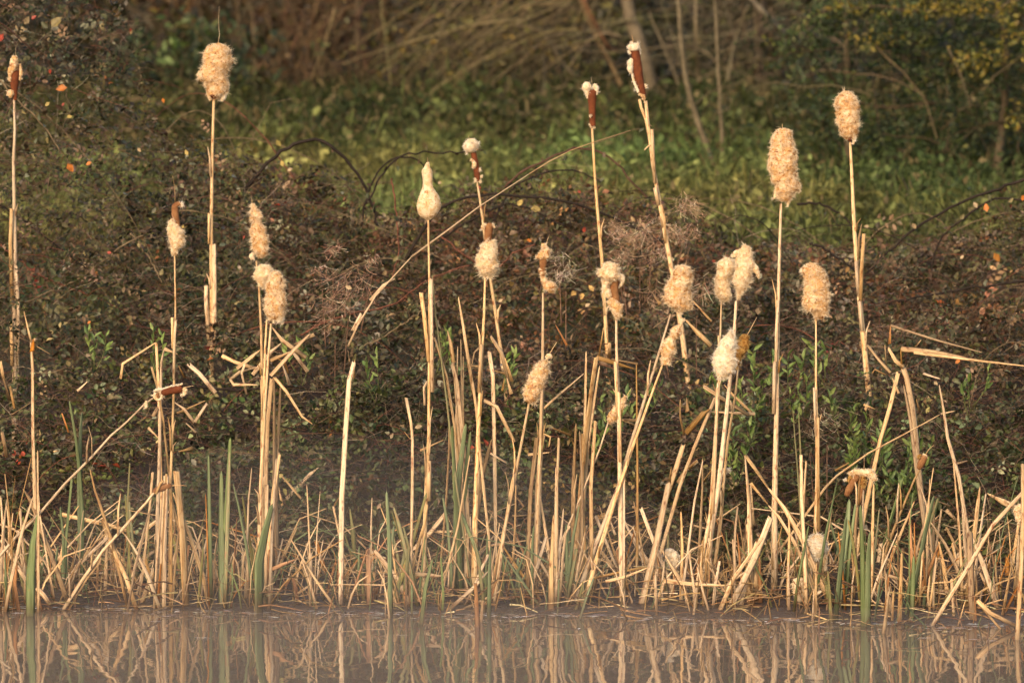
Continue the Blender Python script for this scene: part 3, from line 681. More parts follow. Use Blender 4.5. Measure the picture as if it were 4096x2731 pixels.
# conspicuous coloured leaves
def big_leaf(x, v, Y, size, col, parent=None):
    p_ = PD(x, v, Y); pr = parent or bush_at(float(np.clip(p_[0], -3.7, 3.7)), Y)
    Vl, Fl = leaves_np(np.zeros((1, 3)), np.array([[rng.normal(), 0.2 * rng.normal(), rng.normal()]]), np.array([[-0.3, -1.0, 0.35]]), np.array([size]), np.array([size * 0.68]), 0.15, 0.12)
    Vl = Vl - Vl.mean(0) + p_ - np.array(pr.location)
    return link('leaf', mesh_np('leaf', Vl, Fl, np.tile(col, (6, 1))), M_leaf, pr)
OR_, RE_, YE_, BE_ = (0.44, 0.14, 0.022), (0.26, 0.04, 0.022), (0.40, 0.29, 0.09), (0.38, 0.27, 0.155)
for x, v, s, c in ((140, 203, 26, OR_), (162, 386, 24, (0.42, 0.14, 0.03)), (2, 88, 22, RE_), (115, 165, 12, RE_), (203, 376, 14, OR_), (78, 40, 14, RE_), (145, 240, 10, RE_),
                   (375, 232, 12, OR_), (130, 50, 34, (0.16, 0.12, 0.04)), (108, 240, 14, YE_), (160, 268, 14, YE_), (320, 345, 12, BE_), (428, 350, 14, YE_), (560, 545, 9, RE_)):
    big_leaf(x, v, 2.9, s * D * mpp(2.9), c)
for x, v, s, c in ((1232, 480, 26, (0.40, 0.29, 0.10)), (1195, 465, 20, YE_), (1342, 527, 14, RE_), (1312, 735, 10, RE_), (1215, 552, 13, OR_), (2265, 476, 20, OR_), (2322, 474, 16, RE_), (2350, 455, 16, OR_),
                   (2290, 592, 24, (0.36, 0.15, 0.03)), (2240, 470, 16, BE_), (2100, 520, 16, BE_), (1990, 520, 12, BE_), (590, 490, 16, YE_), (575, 505, 14, BE_), (625, 505, 12, (0.45, 0.2, 0.12)),
                   (640, 330, 18, (0.25, 0.2, 0.06)), (648, 375, 16, YE_), (665, 390, 14, BE_), (1010, 420, 12, BE_), (1100, 430, 10, RE_), (1330, 440, 10, RE_), (2080, 660, 14, BE_), (1930, 690, 12, BE_), (2210, 590, 12, BE_), (1500, 640, 10, RE_), (1640, 600, 10, RE_)):
    big_leaf(x, v, 4.2, s * D * mpp(4.2), c)
for x, v, s, c in ((205, 815, 22, BE_), (250, 580, 12, RE_), (205, 740, 10, OR_), (420, 520, 10, YE_), (1150, 690, 12, BE_), (1350, 700, 14, BE_), (800, 660, 16, BE_), (985, 870, 10, BE_), (960, 980, 18, BE_), (900, 1000, 14, BE_), (2200, 830, 14, OR_), (2150, 880, 12, BE_)):
    big_leaf(x, v, 1.55, s * D * mpp(1.55), c)

# ------------------------------------------------------------------ cattails
K4 = 240 / 1254.0
def ring_loft(st, Y, seed, amp=1.0, smooth_head=False, seg=28, hairs=True, free=False, depthk=0.85, hairmat='seed_fluff'):
    """st: rows (x, y, halfwidth, toward-camera offset) in photograph pixels; lumpy closed body of seed fluff"""
    st = np.asarray(st, float)
    m = mpp(Y)
    s = np.concatenate([[0], np.cumsum(np.maximum(np.hypot(np.diff(st[:, 0]), np.diff(st[:, 1])), 1.0))])
    K = int(np.clip(s[-1] / 3.6, 7, 72))
    q = np.linspace(0, s[-1], K)
    st = np.stack([np.interp(q, s, st[:, k]) for k in range(4)], -1)
    if K > 8:
        for k in range(4):
            st[1:-1, k] = 0.25 * st[:-2, k] + 0.5 * st[1:-1, k] + 0.25 * st[2:, k]
    c = np.array([P(a, b, Y) for a, b in st[:, :2]]); c[:, 1] -= st[:, 3] * m
    hw = st[:, 2] * m
    if hairs and not smooth_head: hw = np.maximum(hw - 0.0036, 0.45 * hw)
    if free:
        T = unit(np.gradient(c, axis=0)); A = unit(np.cross(T, np.array((0, 1.0, 0))))
    else:
        T = np.tile(np.array((0, 0, -1.0)), (K, 1)); A = np.tile(np.array((1.0, 0, 0)), (K, 1))
    Bd = np.array((0, 1.0, 0))
    # rounded ends
    c2 = [c[0] - T[0] * hw[0] * 0.42, c[0] - T[0] * hw[0] * 0.25]; h2 = [hw[0] * 0.15, hw[0] * 0.62]; A2 = [A[0], A[0]]
    c2 += list(c); h2 += list(hw); A2 += list(A)
    c2 += [c[-1] + T[-1] * hw[-1] * 0.25, c[-1] + T[-1] * hw[-1] * 0.42]; h2 += [hw[-1] * 0.62, hw[-1] * 0.15]; A2 += [A[-1], A[-1]]
    c2 = np.array(c2); h2 = np.array(h2); A2 = np.array(A2); K2 = len(c2)
    th = np.linspace(0, 2 * np.pi, seg, endpoint=False)
    dirv = A2[:, None, :] * np.cos(th)[None, :, None] + Bd[None, None, :] * np.sin(th)[None, :, None] * depthk
    V = (c2[:, None, :] + dirv * h2[:, None, None]).reshape(-1, 3)
    nd = dirv.reshape(-1, 3); hh = np.repeat(h2, seg)
    off = Vector((seed * 3.17, seed * 1.31, 0))
    disp = np.empty(len(V))
    for i, p_ in enumerate(V):
        v = Vector(p_) + off
        if smooth_head: disp[i] = 0.0012 * mnoise.noise(v * 60)
        else:
            b1 = 1 - 2.2 * abs(mnoise.noise(v * 42)); b2 = 1 - 2.2 * abs(mnoise.noise(v * 95)); b3 = mnoise.noise(v * 210)
            disp[i] = amp * (0.0050 * mnoise.noise(v * 24) + 0.0036 * b1 + 0.0034 * b2 + 0.0022 * b3)
    disp = np.clip(disp, -0.45 * hh, 0.5 * np.maximum(hh, 0.004))
    V = V + nd * disp[:, None]
    i = np.arange(K2 - 1)[:, None] * seg; j = np.arange(seg)[None, :]; jn = (j + 1) % seg
    F = np.stack([i + j, i + jn, i + seg + jn, i + seg + j], -1).reshape(-1, 4)
    faces = [F, np.array([np.arange(seg)[::-1], (K2 - 1) * seg + np.arange(seg)])]
    H = None
    if hairs:
        r_ = np.random.default_rng(seed + 99)
        Ltot = max(s[-1] * m, 0.012); area = 2 * np.pi * max(hw.mean(), 0.004) * Ltot
        nh = int(np.clip(area / 7.0e-6, 100, 9000) * (0.55 if smooth_head else 1.0))
        # random points on the rings' faces
        rI = r_.uniform(1.0, K2 - 2.001, nh); cI = r_.uniform(0, seg, nh); i0 = rI.astype(int); j0 = cI.astype(int) % seg; fr = (rI - i0)[:, None]; fc = (cI - np.floor(cI))[:, None]
        G = V.reshape(K2, seg, 3); Nn = nd.reshape(K2, seg, 3); j1 = (j0 + 1) % seg
        p_ = (G[i0, j0] * (1 - fc) + G[i0, j1] * fc) * (1 - fr) + (G[i0 + 1, j0] * (1 - fc) + G[i0 + 1, j1] * fc) * fr
        n_ = unit(Nn[i0, j0] * (1 - fc) + Nn[i0, j1] * fc)
        tuft = vnoise(p_, 260.0, seed + 1) + 0.5 * vnoise(p_, 620.0, seed + 2)
        swirl = np.stack([vnoise(p_, 170.0, seed + 3), vnoise(p_, 170.0, seed + 4), vnoise(p_, 170.0, seed + 5) - 0.35], -1)
        d_ = unit(n_ * 0.85 + swirl * 0.6 + r_.normal(size=(nh, 3)) * 0.42)
        if smooth_head: ln = r_.uniform(0.0015, 0.004, nh)
        else:
            ln = np.clip(0.0058 + 0.0042 * tuft, 0.0015, 0.014) * r_.uniform(0.6, 1.3, nh) * np.clip(hw.mean() / 0.016, 0.55, 1.15)
            lg = r_.random(nh) < 0.05; ln = np.where(lg, ln * r_.uniform(1.5, 3.0, nh), ln)
        sd = unit(np.cross(d_, r_.normal(size=(nh, 3)))) * 0.00075
        H = np.stack([p_ + sd, p_ - sd, p_ + d_ * ln[:, None]], 1).reshape(-1, 3)
        pal_, wrm_, sed_, bias = [np.array(v) if i < 3 else v for i, v in enumerate(HAIRC[hairmat])]
        blot = 1.1 * vnoise(p_, 130.0, seed + 6) + 0.6 * vnoise(p_, 330.0, seed + 7) - 0.30 * tuft + bias + 0.06 + r_.normal(size=nh) * 0.12
        f1 = np.clip((blot + 0.15) / 0.55, 0, 1)[:, None]; f2 = np.clip((blot - 0.30) / 0.38, 0, 1)[:, None] * (0.3 if smooth_head else 1.0)
        HC = (pal_ * (1 - f1) + wrm_ * f1) * (1 - f2) + sed_ * f2
        HC = np.repeat(HC * r_.uniform(0.85, 1.1, (nh, 1)), 3, 0)
        if not smooth_head:      # loose wisps and tufts standing off the head
            nt_f = max(5, nh // 50); kt = r_.integers(0, nh, nt_f); per = 16
            td = unit(n_[kt] * 0.9 + r_.normal(size=(nt_f, 3)) * 0.55 + np.array((0, 0, -0.25))); sc_ = np.clip(hw.mean() / 0.02, 0.45, 1.1)
            tl = 0.006 + 0.026 * r_.random(nt_f) ** 1.8 * sc_
            ci = np.repeat(np.arange(nt_f), per); nn = nt_f * per
            pb = p_[kt][ci] + r_.normal(size=(nn, 3)) * 0.0022; dd = unit(td[ci] + r_.normal(size=(nn, 3)) * 0.33)
            s2 = unit(np.cross(dd, r_.normal(size=(nn, 3)))) * 0.00065
            H2 = np.stack([pb + s2, pb - s2, pb + dd * (tl[ci] * r_.uniform(0.5, 1.1, nn))[:, None]], 1).reshape(-1, 3)
            H = np.concatenate([H, H2]); HC = np.concatenate([HC, np.repeat(np.tile(pal_ * 1.03, (nn, 1)) * r_.uniform(0.88, 1.06, (nn, 1)), 3, 0)])
        H = (H, HC)
    return V, faces, H
def O(rows):   # outline rows (y, xl, xr) -> (x, y, hw, 0)
    return [((a + b) / 2, y, (b - a) / 2, 0) for y, a, b in rows]
def S4(rows): return [(*r, 0) if len(r) == 3 else r for r in rows]

def blade(name, pts, w, mat, parent, Yfun, point=0.25, thick=0.2, yaw=None, ground_end=True, sides=6, taper=None):
    """one leaf or stalk piece: pts photograph px from foot to tip, w width in px"""
    pts = [np.array(p_, float) for p_ in pts]
    wp = np.array([P(a, b, Yfun(i / (len(pts) - 1), b)) for i, (a, b) in enumerate(pts)])
    Y0 = wp[0][1]; m = mpp(Y0); w = w * (1.2 if w > 5 else 1.0)
    if ground_end:
        d = wp[0] - wp[1]; gz = float(ground(wp[0][0], wp[0][1])) - 0.04
        if wp[0][2] > gz + 0.005:
            d = d / (abs(d[2]) + 1e-6) if d[2] < 0 else np.array((0, 0, -1.0))
            d[0] = np.clip(d[0], -0.9, 0.9)
            step = (wp[0][2] - gz)
            wp = np.concatenate([[wp[0] + np.array((d[0] * step * 0.75, d[1] * step, -step))], wp])
    # extra points with small irregularities
    q = [wp[0]]
    for a, b in zip(wp[:-1], wp[1:]):
        L = np.linalg.norm(b - a); k = int(np.clip(L / 0.16, 1, 6))
        for t_ in range(1, k + 1):
            p_ = a + (b - a) * t_ / k
            if t_ < k: p_ = p_ + rng.normal(size=3) * np.array((0.0016, 0.003, 0.001))
            q.append(p_)
    q = np.array(q); K = len(q)
    f = np.linspace(0, 1, K)
    if thick < 0.45 and K > 3:
        Lq = np.linalg.norm(q[-1] - q[0]); bw = 4 * f * (1 - f)
        q[:, 0] += bw * Lq * np.clip(rng.normal() * 0.014, -0.03, 0.03); q[:, 1] += bw * Lq * rng.normal() * 0.02
    hw = np.full(K, w * m / 2)
    if taper is not None: hw = hw * np.interp(f, [0, 1], taper)
    elif point > 0.3: hw = hw * np.interp(f, [0, 0.5, 1], [0.9, 1.0, 0.55])
    elif point > 0: hw = hw * np.interp(f, [0, 0.45, 1], [1.0, 0.92, 0.42])
    else: hw = hw * (1.0 - 0.10 * f) * (1 + rng.normal(size=K) * 0.035)
    if point > 0:      # pointed tip: add rings
        tipd = q[-1] - q[-2]; Lt = np.linalg.norm(tipd)
        cut = min(0.9, w * m * 1.6 / (Lt + 1e-6))
        a1 = q[-1] - tipd * cut * 0.9; a2 = q[-1] - tipd * cut * 0.35
        q = np.concatenate([q[:-1], [a1, a2, q[-1]]]); hw = np.concatenate([hw[:-1], [hw[-1], hw[-1] * 0.8, hw[-1] * max(0.06, 0.4 - point)]])
    else:              # torn end
        q[-1] += np.array((rng.normal() * 0.002, 0, 0))
    yw = rng.uniform(-0.7, 0.7) if yaw is None else yaw
    tw_ = (rng.normal() * 0.75 if (yaw is None and thick < 0.45) else 0.0)
    fq = np.linspace(-0.4, 0.6, len(q)); ya = yw + tw_ * fq
    up = np.stack([np.sin(ya), -np.cos(ya), np.zeros(len(q))], -1)
    V, F, uv = tube_np(q, hw * min(1 / max(math.cos(yw), 0.75), 1.25), sides, flat=hw * thick * 2 if thick < 0.5 else hw, updir=up)
    if point == 0:     # ragged break: shove the last ring's points along the blade
        tl = unit(q[-1] - q[-2]); V[-sides:] += tl[None, :] * (rng.uniform(-0.9, 0.5, sides) * hw[-1])[:, None]
    V = V - np.array(parent.location)
    o = link(name, mesh_np(name, V, F, uvs=uv), mat, parent)
    return o

CAT_N = [0]
def cattail(label, Y, stem, w0, w1, pieces, tip=None, tipw=2.2, sheaths=(), tilt=0.0, base=True, mat=None, name='cattail', stem2=None):
    """stem: photograph px from the head down to the foot; pieces: (part name, material, rows, kwargs) for the seed head"""
    CAT_N[0] += 1; sd = CAT_N[0]
    foot = P(stem[-1][0], stem[-1][1], Y)
    gz = float(ground(foot[0], Y))
    r = root(name, (foot[0], Y, gz), label, 'cattail', 'cattails with seed heads')
    if stem:
        pts = list(stem)[::-1]
        blade('stem', pts, w1, mat or M_stem, r, lambda t_, b: Y, point=0, thick=0.5, yaw=0.0, ground_end=base, sides=8, taper=(1.0, w0 / w1))
    if stem2:
        blade('stem', stem2[::-1], w0 * 1.1, mat or M_stem, r, lambda t_, b: Y + 0.02, point=0, thick=0.5, yaw=0.0, ground_end=False, sides=6)
    head = None; hair = []
    if pieces:
        for k, (pn, mt, rows, kw) in enumerate(pieces):
            rows = np.asarray(rows, float)
            V, F, H = ring_loft(rows, Y - (0.004 if k else 0.0), sd * 10 + k, hairmat=mt.name, **kw)
            if H is not None: hair.append((H[0] - np.array(r.location), H[1]))
            V = V - np.array(r.location)
            if head is None:
                head = link('seed_head', mesh_np('seed_head', V, F, smooth=True), mt, r)
            else:
                link(pn, mesh_np(pn, V, F, smooth=True), mt, head)
    if hair:
        hv = np.concatenate([h[0] for h in hair]); dh = link('down_hairs', mesh_np('down_hairs', hv, np.arange(len(hv)).reshape(-1, 3), np.concatenate([h[1] for h in hair])), mD, head); dh['kind'] = 'stuff'
    if tip:
        blade('tip_spike', tip, tipw, M_stem, r, lambda t_, b: Y, point=0.3, thick=0.5, yaw=0, ground_end=False, sides=5)
    if len(stem) > 3:
        L_ = len(stem) - 1
        for q in range(3):
            k = rng.uniform(0.35, 0.98) * L_; i_ = min(int(k), L_ - 1); fx_ = k - i_
            bx = stem[i_][0] + (stem[i_ + 1][0] - stem[i_][0]) * fx_; by = stem[i_][1] + (stem[i_ + 1][1] - stem[i_][1]) * fx_
            sgn = 1 if rng.random() < 0.5 else -1; hh_ = rng.uniform(40, 170); wd_ = w1 * 0.5
            blade('leaf_sheath', [(bx + sgn * wd_ * 0.55, by), (bx + sgn * wd_ * 0.8, by - hh_ * 0.6), (bx + sgn * (wd_ + rng.uniform(2, 14)), by - hh_)], rng.uniform(4.5, 9), REED['st'[int(rng.random() < 0.3)]], r, lambda t_, b: Y - 0.012, point=0.28, thick=0.15, ground_end=False)
    for sh in sheaths:
        c, w, p_ = sh
        blade('leaf_sheath', p_, w, REED[c], r, lambda t_, b: Y - 0.012 - 0.01 * t_, point=0.0, thick=0.3, yaw=rng.uniform(-0.3, 0.3), ground_end=False)
    return r
def X4(ox, oy, s=K4):
    f = lambda rows: [tuple([ox + r_[0] * s, oy + r_[1] * s] + [v * s for v in r_[2:]]) for r_ in rows]
    return f
def XO(ox, oy, s=K4):
    return lambda rows: [(ox + (a + b) / 2 * s, oy + y * s, (b - a) / 2 * s, 0) for y, a, b in rows]
def XS(ox, oy, s=K4):
    return lambda rows: [(ox + r_[0] * s, oy + r_[1] * s, r_[2] * s, (r_[3] if len(r_) > 3 else 0) * s) for r_ in rows]
def DD(pts): return [(a * D, b * D) for a, b in pts]
FR = dict(free=True)
NB = dict(hairs=False, amp=0.22)
NBF = dict(hairs=False, amp=0.22, free=True)

o_, s_, x_ = XO(0, 180), XS(0, 180), X4(0, 180)
cattail('slim rusty cattail with thin fluff at the far left edge', 2.6, DD([(33, 222), (34, 300), (31, 370), (35, 600), (34, 840)]), 7, 22,
        [('core', M_brown, o_([(430, 250, 400), (560, 215, 400), (750, 200, 395), (900, 230, 370), (1050, 270, 355), (1150, 280, 345)]), NB),
         ('fluff', M_fluff, s_([(310, 240, 55, 60), (300, 320, 75, 60), (290, 430, 85, 70), (240, 520, 70, 60), (210, 600, 45, 50), (205, 760, 30, 40)]), FR),
         ('fluff', M_fluff, s_([(415, 400, 28), (425, 460, 33), (440, 600, 45), (410, 740, 18)]), FR),
         ('fluff', M_fluff, s_([(235, 950, 50, 40), (215, 1030, 72, 40), (225, 1100, 36, 40)]), FR)],
        tip=x_([(325, 230), (330, 60)]), sheaths=[('s', 13, DD([(28, 700), (24, 560), (28, 480)])), ('s', 12, DD([(41, 840), (42, 700), (37, 610)])), ('s', 14, DD([(28, 840), (27, 740)]))])
o_, s_, x_ = XO(740, 140), XS(740, 140), X4(740, 140)
cattail('tallest cattail on the left, with a big ragged cream seed head and hair-thin tip', 2.7, DD([(491, 225), (488, 340), (486, 460), (486, 640), (486, 812)]), 8, 22,
        [('fluff', M_fluff, o_([(200, 600, 780), (225, 490, 850), (300, 430, 930), (400, 390, 970), (480, 380, 985), (580, 405, 1005), (650, 400, 950), (740, 315, 890), (820, 262, 855), (920, 285, 880), (1000, 390, 905), (1100, 450, 910), (1200, 470, 895), (1280, 470, 800), (1330, 540, 720)]), {}),
         ('fluff', M_fluff, s_([(500, 1230, 50), (490, 1290, 45), (540, 1370, 25)]), FR), ('fluff', M_fluffw, s_([(800, 1240, 70), (800, 1320, 60), (760, 1385, 30)]), FR),
         ('core', M_brown, s_([(610, 1260, 95, 60), (610, 1330, 50, 30)]), NBF)],
        tip=[(872, 180), (878, 140), (874, 90), (877, 25)], tipw=1.6, sheaths=[('s', 16, DD([(492, 810), (493, 640), (492, 560)])), ('s', 14, DD([(481, 790), (474, 700), (473, 655)])), ('s', 9, DD([(480, 560), (479, 490)]))])
o_, s_, x_ = XO(620, 740), XS(620, 740), X4(620, 740)
cattail('small cattail with a curled brown top over cream fluff and a long wiry tip', 0.12, DD([(402, 580), (403, 700), (401, 850), (396, 990), (392, 1100), (390, 1395)]), 5, 15,
        [('core', M_brown2, s_([(565, 450, 26), (540, 405, 45), (470, 400, 55), (420, 450, 68), (415, 560, 72), (425, 680, 74), (450, 800, 70), (480, 880, 55)]), NBF),
         ('fluff', M_fluffp, o_([(705, 340, 430), (760, 295, 450), (850, 285, 480), (950, 270, 600), (1000, 280, 615), (1080, 300, 610), (1200, 300, 605), (1280, 320, 570), (1350, 325, 475), (1420, 340, 460), (1455, 365, 435)]), {}),
         ('fluff', M_fluffw, s_([(570, 455, 22), (555, 400, 26), (510, 372, 22)]), FR)],
        tip=[(700, 812), (700, 775), (697, 740), (690, 702)], tipw=1.5, sheaths=[('s', 10, DD([(399, 870), (401, 770), (403, 735)])), ('s', 10, DD([(397, 800), (396, 728)]))])
o_, s_, x_ = XO(960, 780), XS(960, 780), X4(960, 780)
cattail('slim shaggy cattail head pointing up just above the double-lobed fluffy head', 0.30, DD([(590, 600), (594, 640), (600, 760), (603, 900), (601, 1100), (598, 1385)]), 6, 18,
        [('fluff', M_fluff, o_([(180, 245, 300), (270, 245, 340), (340, 240, 400), (420, 240, 465), (470, 220, 485), (520, 230, 440), (590, 260, 440), (650, 240, 490), (720, 200, 545), (800, 205, 545), (860, 215, 585), (950, 230, 580), (1050, 240, 600), (1130, 265, 590), (1200, 310, 575), (1270, 380, 560), (1310, 390, 470)]), dict(amp=0.8)),
         ('fluff', M_fluffw, s_([(290, 1215, 40), (240, 1280, 60), (280, 1340, 45)]), FR)],
        tip=x_([(255, 190), (246, 60)]))
o_, s_, x_ = XO(960, 1020), XS(960, 1020), X4(960, 1020)
cattail('round cream seed head peeking out behind the long drooping double-lobed one', 0.24, DD([(612, 735), (609, 800), (606, 900), (602, 1050), (604, 1385)]), 6, 17,
        [('fluff', M_fluffp, o_([(215, 430, 580), (260, 350, 660), (340, 330, 700), (420, 300, 690), (500, 310, 640), (580, 375, 580), (640, 400, 560), (690, 470, 550)]), {}), ('fluff', M_fluffp, s_([(330, 400, 40), (315, 470, 42)]), FR)])
cattail('big long fluffy cattail head overlapping a rounder one, above the drooping straw leaves', 0.10, DD([(622, 742), (618, 800), (607, 950), (598, 1150), (594, 1395)]), 6, 22,
        [('fluff', M_fluff, o_([(340, 690, 790), (400, 640, 870), (480, 600, 880), (560, 590, 900), (640, 570, 945), (720, 550, 930), (800, 560, 935), (900, 525, 950), (1000, 530, 970), (1080, 505, 955), (1160, 520, 950), (1250, 545, 945), (1320, 610, 900), (1360, 650, 760)]), {}),
         ('fluff', M_fluffw, s_([(770, 365, 36), (850, 390, 30)]), FR), ('fluff', M_fluffw, s_([(830, 1300, 110), (860, 1390, 80), (900, 1440, 35)]), FR), ('fluff', M_fluffw, s_([(700, 1330, 60), (720, 1420, 35)]), FR)])
o_, s_, x_ = XO(1600, 620), XS(1600, 620), X4(1600, 620)
cattail('smooth bottle-shaped swollen seed head, narrow above and round below', 0.20, DD([(985, 503), (986, 640), (986, 800), (985, 1000), (982, 1060), (978, 1150), (972, 1385)]), 6, 18,
        [('fluff', M_fluffp, o_([(160, 560, 608), (200, 530, 612), (260, 505, 612), (310, 462, 662), (350, 452, 668), (420, 465, 672), (500, 478, 680), (600, 485, 672), (680, 470, 690), (760, 440, 740), (850, 405, 815), (950, 370, 840), (1050, 345, 858), (1120, 355, 850), (1200, 375, 800), (1270, 410, 750), (1320, 490, 690)]), dict(smooth_head=True, hairs=True))],
        tip=x_([(580, 170), (578, 50)]), sheaths=[('s', 14, DD([(993, 900), (991, 640)])), ('s', 15, DD([(985, 830), (975, 730), (967, 672)])), ('s', 18, DD([(984, 1150), (986, 1060)]))])
o_, s_, x_ = XO(1800, 520), XS(1800, 520), X4(1800, 520)
cattail('thin brown cattail with a round white puff on top, leaning over the grass', 2.7, DD([(1097, 416), (1104, 470), (1112, 530), (1128, 650), (1150, 800)]), 6, 16,
        [('core', M_brown, s_([(478, 430, 52), (505, 560, 58), (530, 700, 60), (555, 850, 60), (575, 980, 54), (590, 1070, 30)]), NBF),
         ('fluff', M_fluffw, o_([(205, 370, 540), (260, 305, 590), (330, 280, 600), (400, 280, 580), (440, 320, 555)]), dict(amp=0.8)), ('fluff', M_fluffw, s_([(360, 420, 38), (360, 500, 22)]), FR),
         ('fluff', M_fluffp, s_([(435, 610, 22, 30), (470, 640, 25, 50), (510, 680, 45, 55), (505, 750, 66, 55), (480, 800, 36, 50)]), dict(free=True, amp=0.5)),
         ('fluff', M_fluffw, s_([(625, 800, 16), (635, 860, 24)]), FR), ('fluff', M_fluffp, s_([(650, 950, 22), (662, 1000, 26)]), FR), ('fluff', M_fluffp, s_([(625, 1060, 26), (638, 1110, 22)]), FR), ('fluff', M_fluffp, s_([(530, 1010, 12, 20), (540, 1090, 22, 20)]), FR)],
        tip=x_([(408, 215), (382, 110)]), tipw=1.8)
o_, s_, x_ = XO(1840, 860), XS(1840, 860), X4(1840, 860)
cattail('cattail with a bare orange-brown top and shaggy pale fluff hanging below it', 0.25, DD([(1115, 636), (1112, 720), (1106, 830), (1098, 1000), (1091, 1200), (1088, 1390)]), 6, 24,
        [('core', M_brown2, o_([(190, 545, 690), (260, 525, 690), (350, 520, 680), (450, 510, 665), (580, 505, 660)]), NB),
         ('fluff', M_fluffp, o_([(530, 660, 710), (560, 520, 740), (620, 440, 750), (700, 430, 765), (790, 400, 770), (860, 340, 765), (920, 325, 740), (980, 350, 760), (1060, 355, 800), (1120, 390, 795), (1200, 410, 740), (1250, 460, 660), (1300, 590, 645)]), {}),
         ('fluff', M_fluffp, s_([(545, 190, 40, 20), (480, 230, 55, 30), (465, 310, 35, 30)]), FR), ('fluff', M_fluffp, s_([(660, 190, 40), (705, 230, 36), (720, 270, 20)]), FR)],
        sheaths=[('s', 13, DD([(1100, 900), (1106, 790)]))])
o_, s_, x_ = XO(2080, 940), XS(2080, 940), X4(2080, 940)
cattail('small crooked cattail with a lump of fluff sliding off one side', 0.30, DD([(1249, 672), (1247, 760), (1246, 900), (1240, 1060), (1236, 1200), (1226, 1390)]), 6, 26,
        [('fluff', M_fluff, o_([(180, 450, 540), (240, 430, 580), (300, 440, 630), (370, 400, 645), (430, 335, 640), (480, 325, 630), (510, 390, 560)]), dict(amp=0.7)),
         ('core', M_brown2, o_([(490, 400, 560), (600, 405, 560), (700, 415, 530), (850, 440, 530)]), NB),
         ('fluff', M_fluff, o_([(700, 395, 500), (760, 392, 545), (830, 430, 520), (880, 422, 560), (960, 430, 600), (1020, 455, 760), (1080, 470, 770), (1140, 500, 740), (1200, 610, 720)]), dict(amp=0.7))],
        tip=x_([(540, 200), (590, 60), (620, -10)]), sheaths=[('s', 12, DD([(1240, 1060), (1246, 830)]))])
o_, s_, x_ = XO(2040, 1340), XS(2040, 1340), X4(2040, 1340)
cattail('fat tapered fluffy head tilted to the right with a small knob and bare tip', 0.02, DD([(1214, 925), (1203, 990), (1180, 1110), (1160, 1210), (1135, 1390)]), 7, 15,
        [('fluff', M_fluff, s_([(710, 545, 70), (695, 620, 100), (660, 720, 140), (620, 820, 160), (570, 920, 170), (530, 1020, 165), (490, 1120, 165), (450, 1220, 158), (420, 1320, 140), (375, 1390, 70)]), FR),
         ('fluff', M_fluffp, s_([(770, 520, 35), (780, 440, 55), (840, 440, 62), (870, 480, 30)]), FR)],
        tip=x_([(820, 400), (980, 140)]), tipw=4)
o_, s_, x_ = XO(2260, 290), XS(2260, 290), X4(2260, 290)
cattail('narrow brown cattail topped by two white puffs, standing against the far trees', 2.8, DD([(1360, 290), (1366, 400), (1372, 480), (1383, 600), (1392, 760)]), 7, 17,
        [('core', M_brown, o_([(390, 490, 670), (480, 470, 660), (600, 480, 645), (700, 495, 640), (850, 505, 635), (1000, 515, 640), (1100, 525, 640), (1160, 555, 615)]), NB),
         ('fluff', M_fluffw, o_([(210, 410, 500), (260, 372, 545), (330, 345, 550), (400, 395, 510), (470, 430, 510), (540, 450, 480)]), dict(amp=0.7)),
         ('fluff', M_fluffw, o_([(245, 590, 655), (290, 570, 705), (350, 600, 710), (420, 620, 690), (470, 640, 680)]), dict(amp=0.7)),
         ('fluff', M_fluffp, s_([(525, 1080, 12), (545, 1150, 16)]), FR), ('fluff', M_fluffp, s_([(605, 1140, 22, 60), (615, 1165, 22, 50)]), FR), ('fluff', M_fluffp, s_([(510, 905, 9, 70), (560, 900, 10, 80)]), FR)],
        tip=x_([(562, 240), (550, 95)]))
o_, s_, x_ = XO(2440, 130), XS(2440, 130), X4(2440, 130)
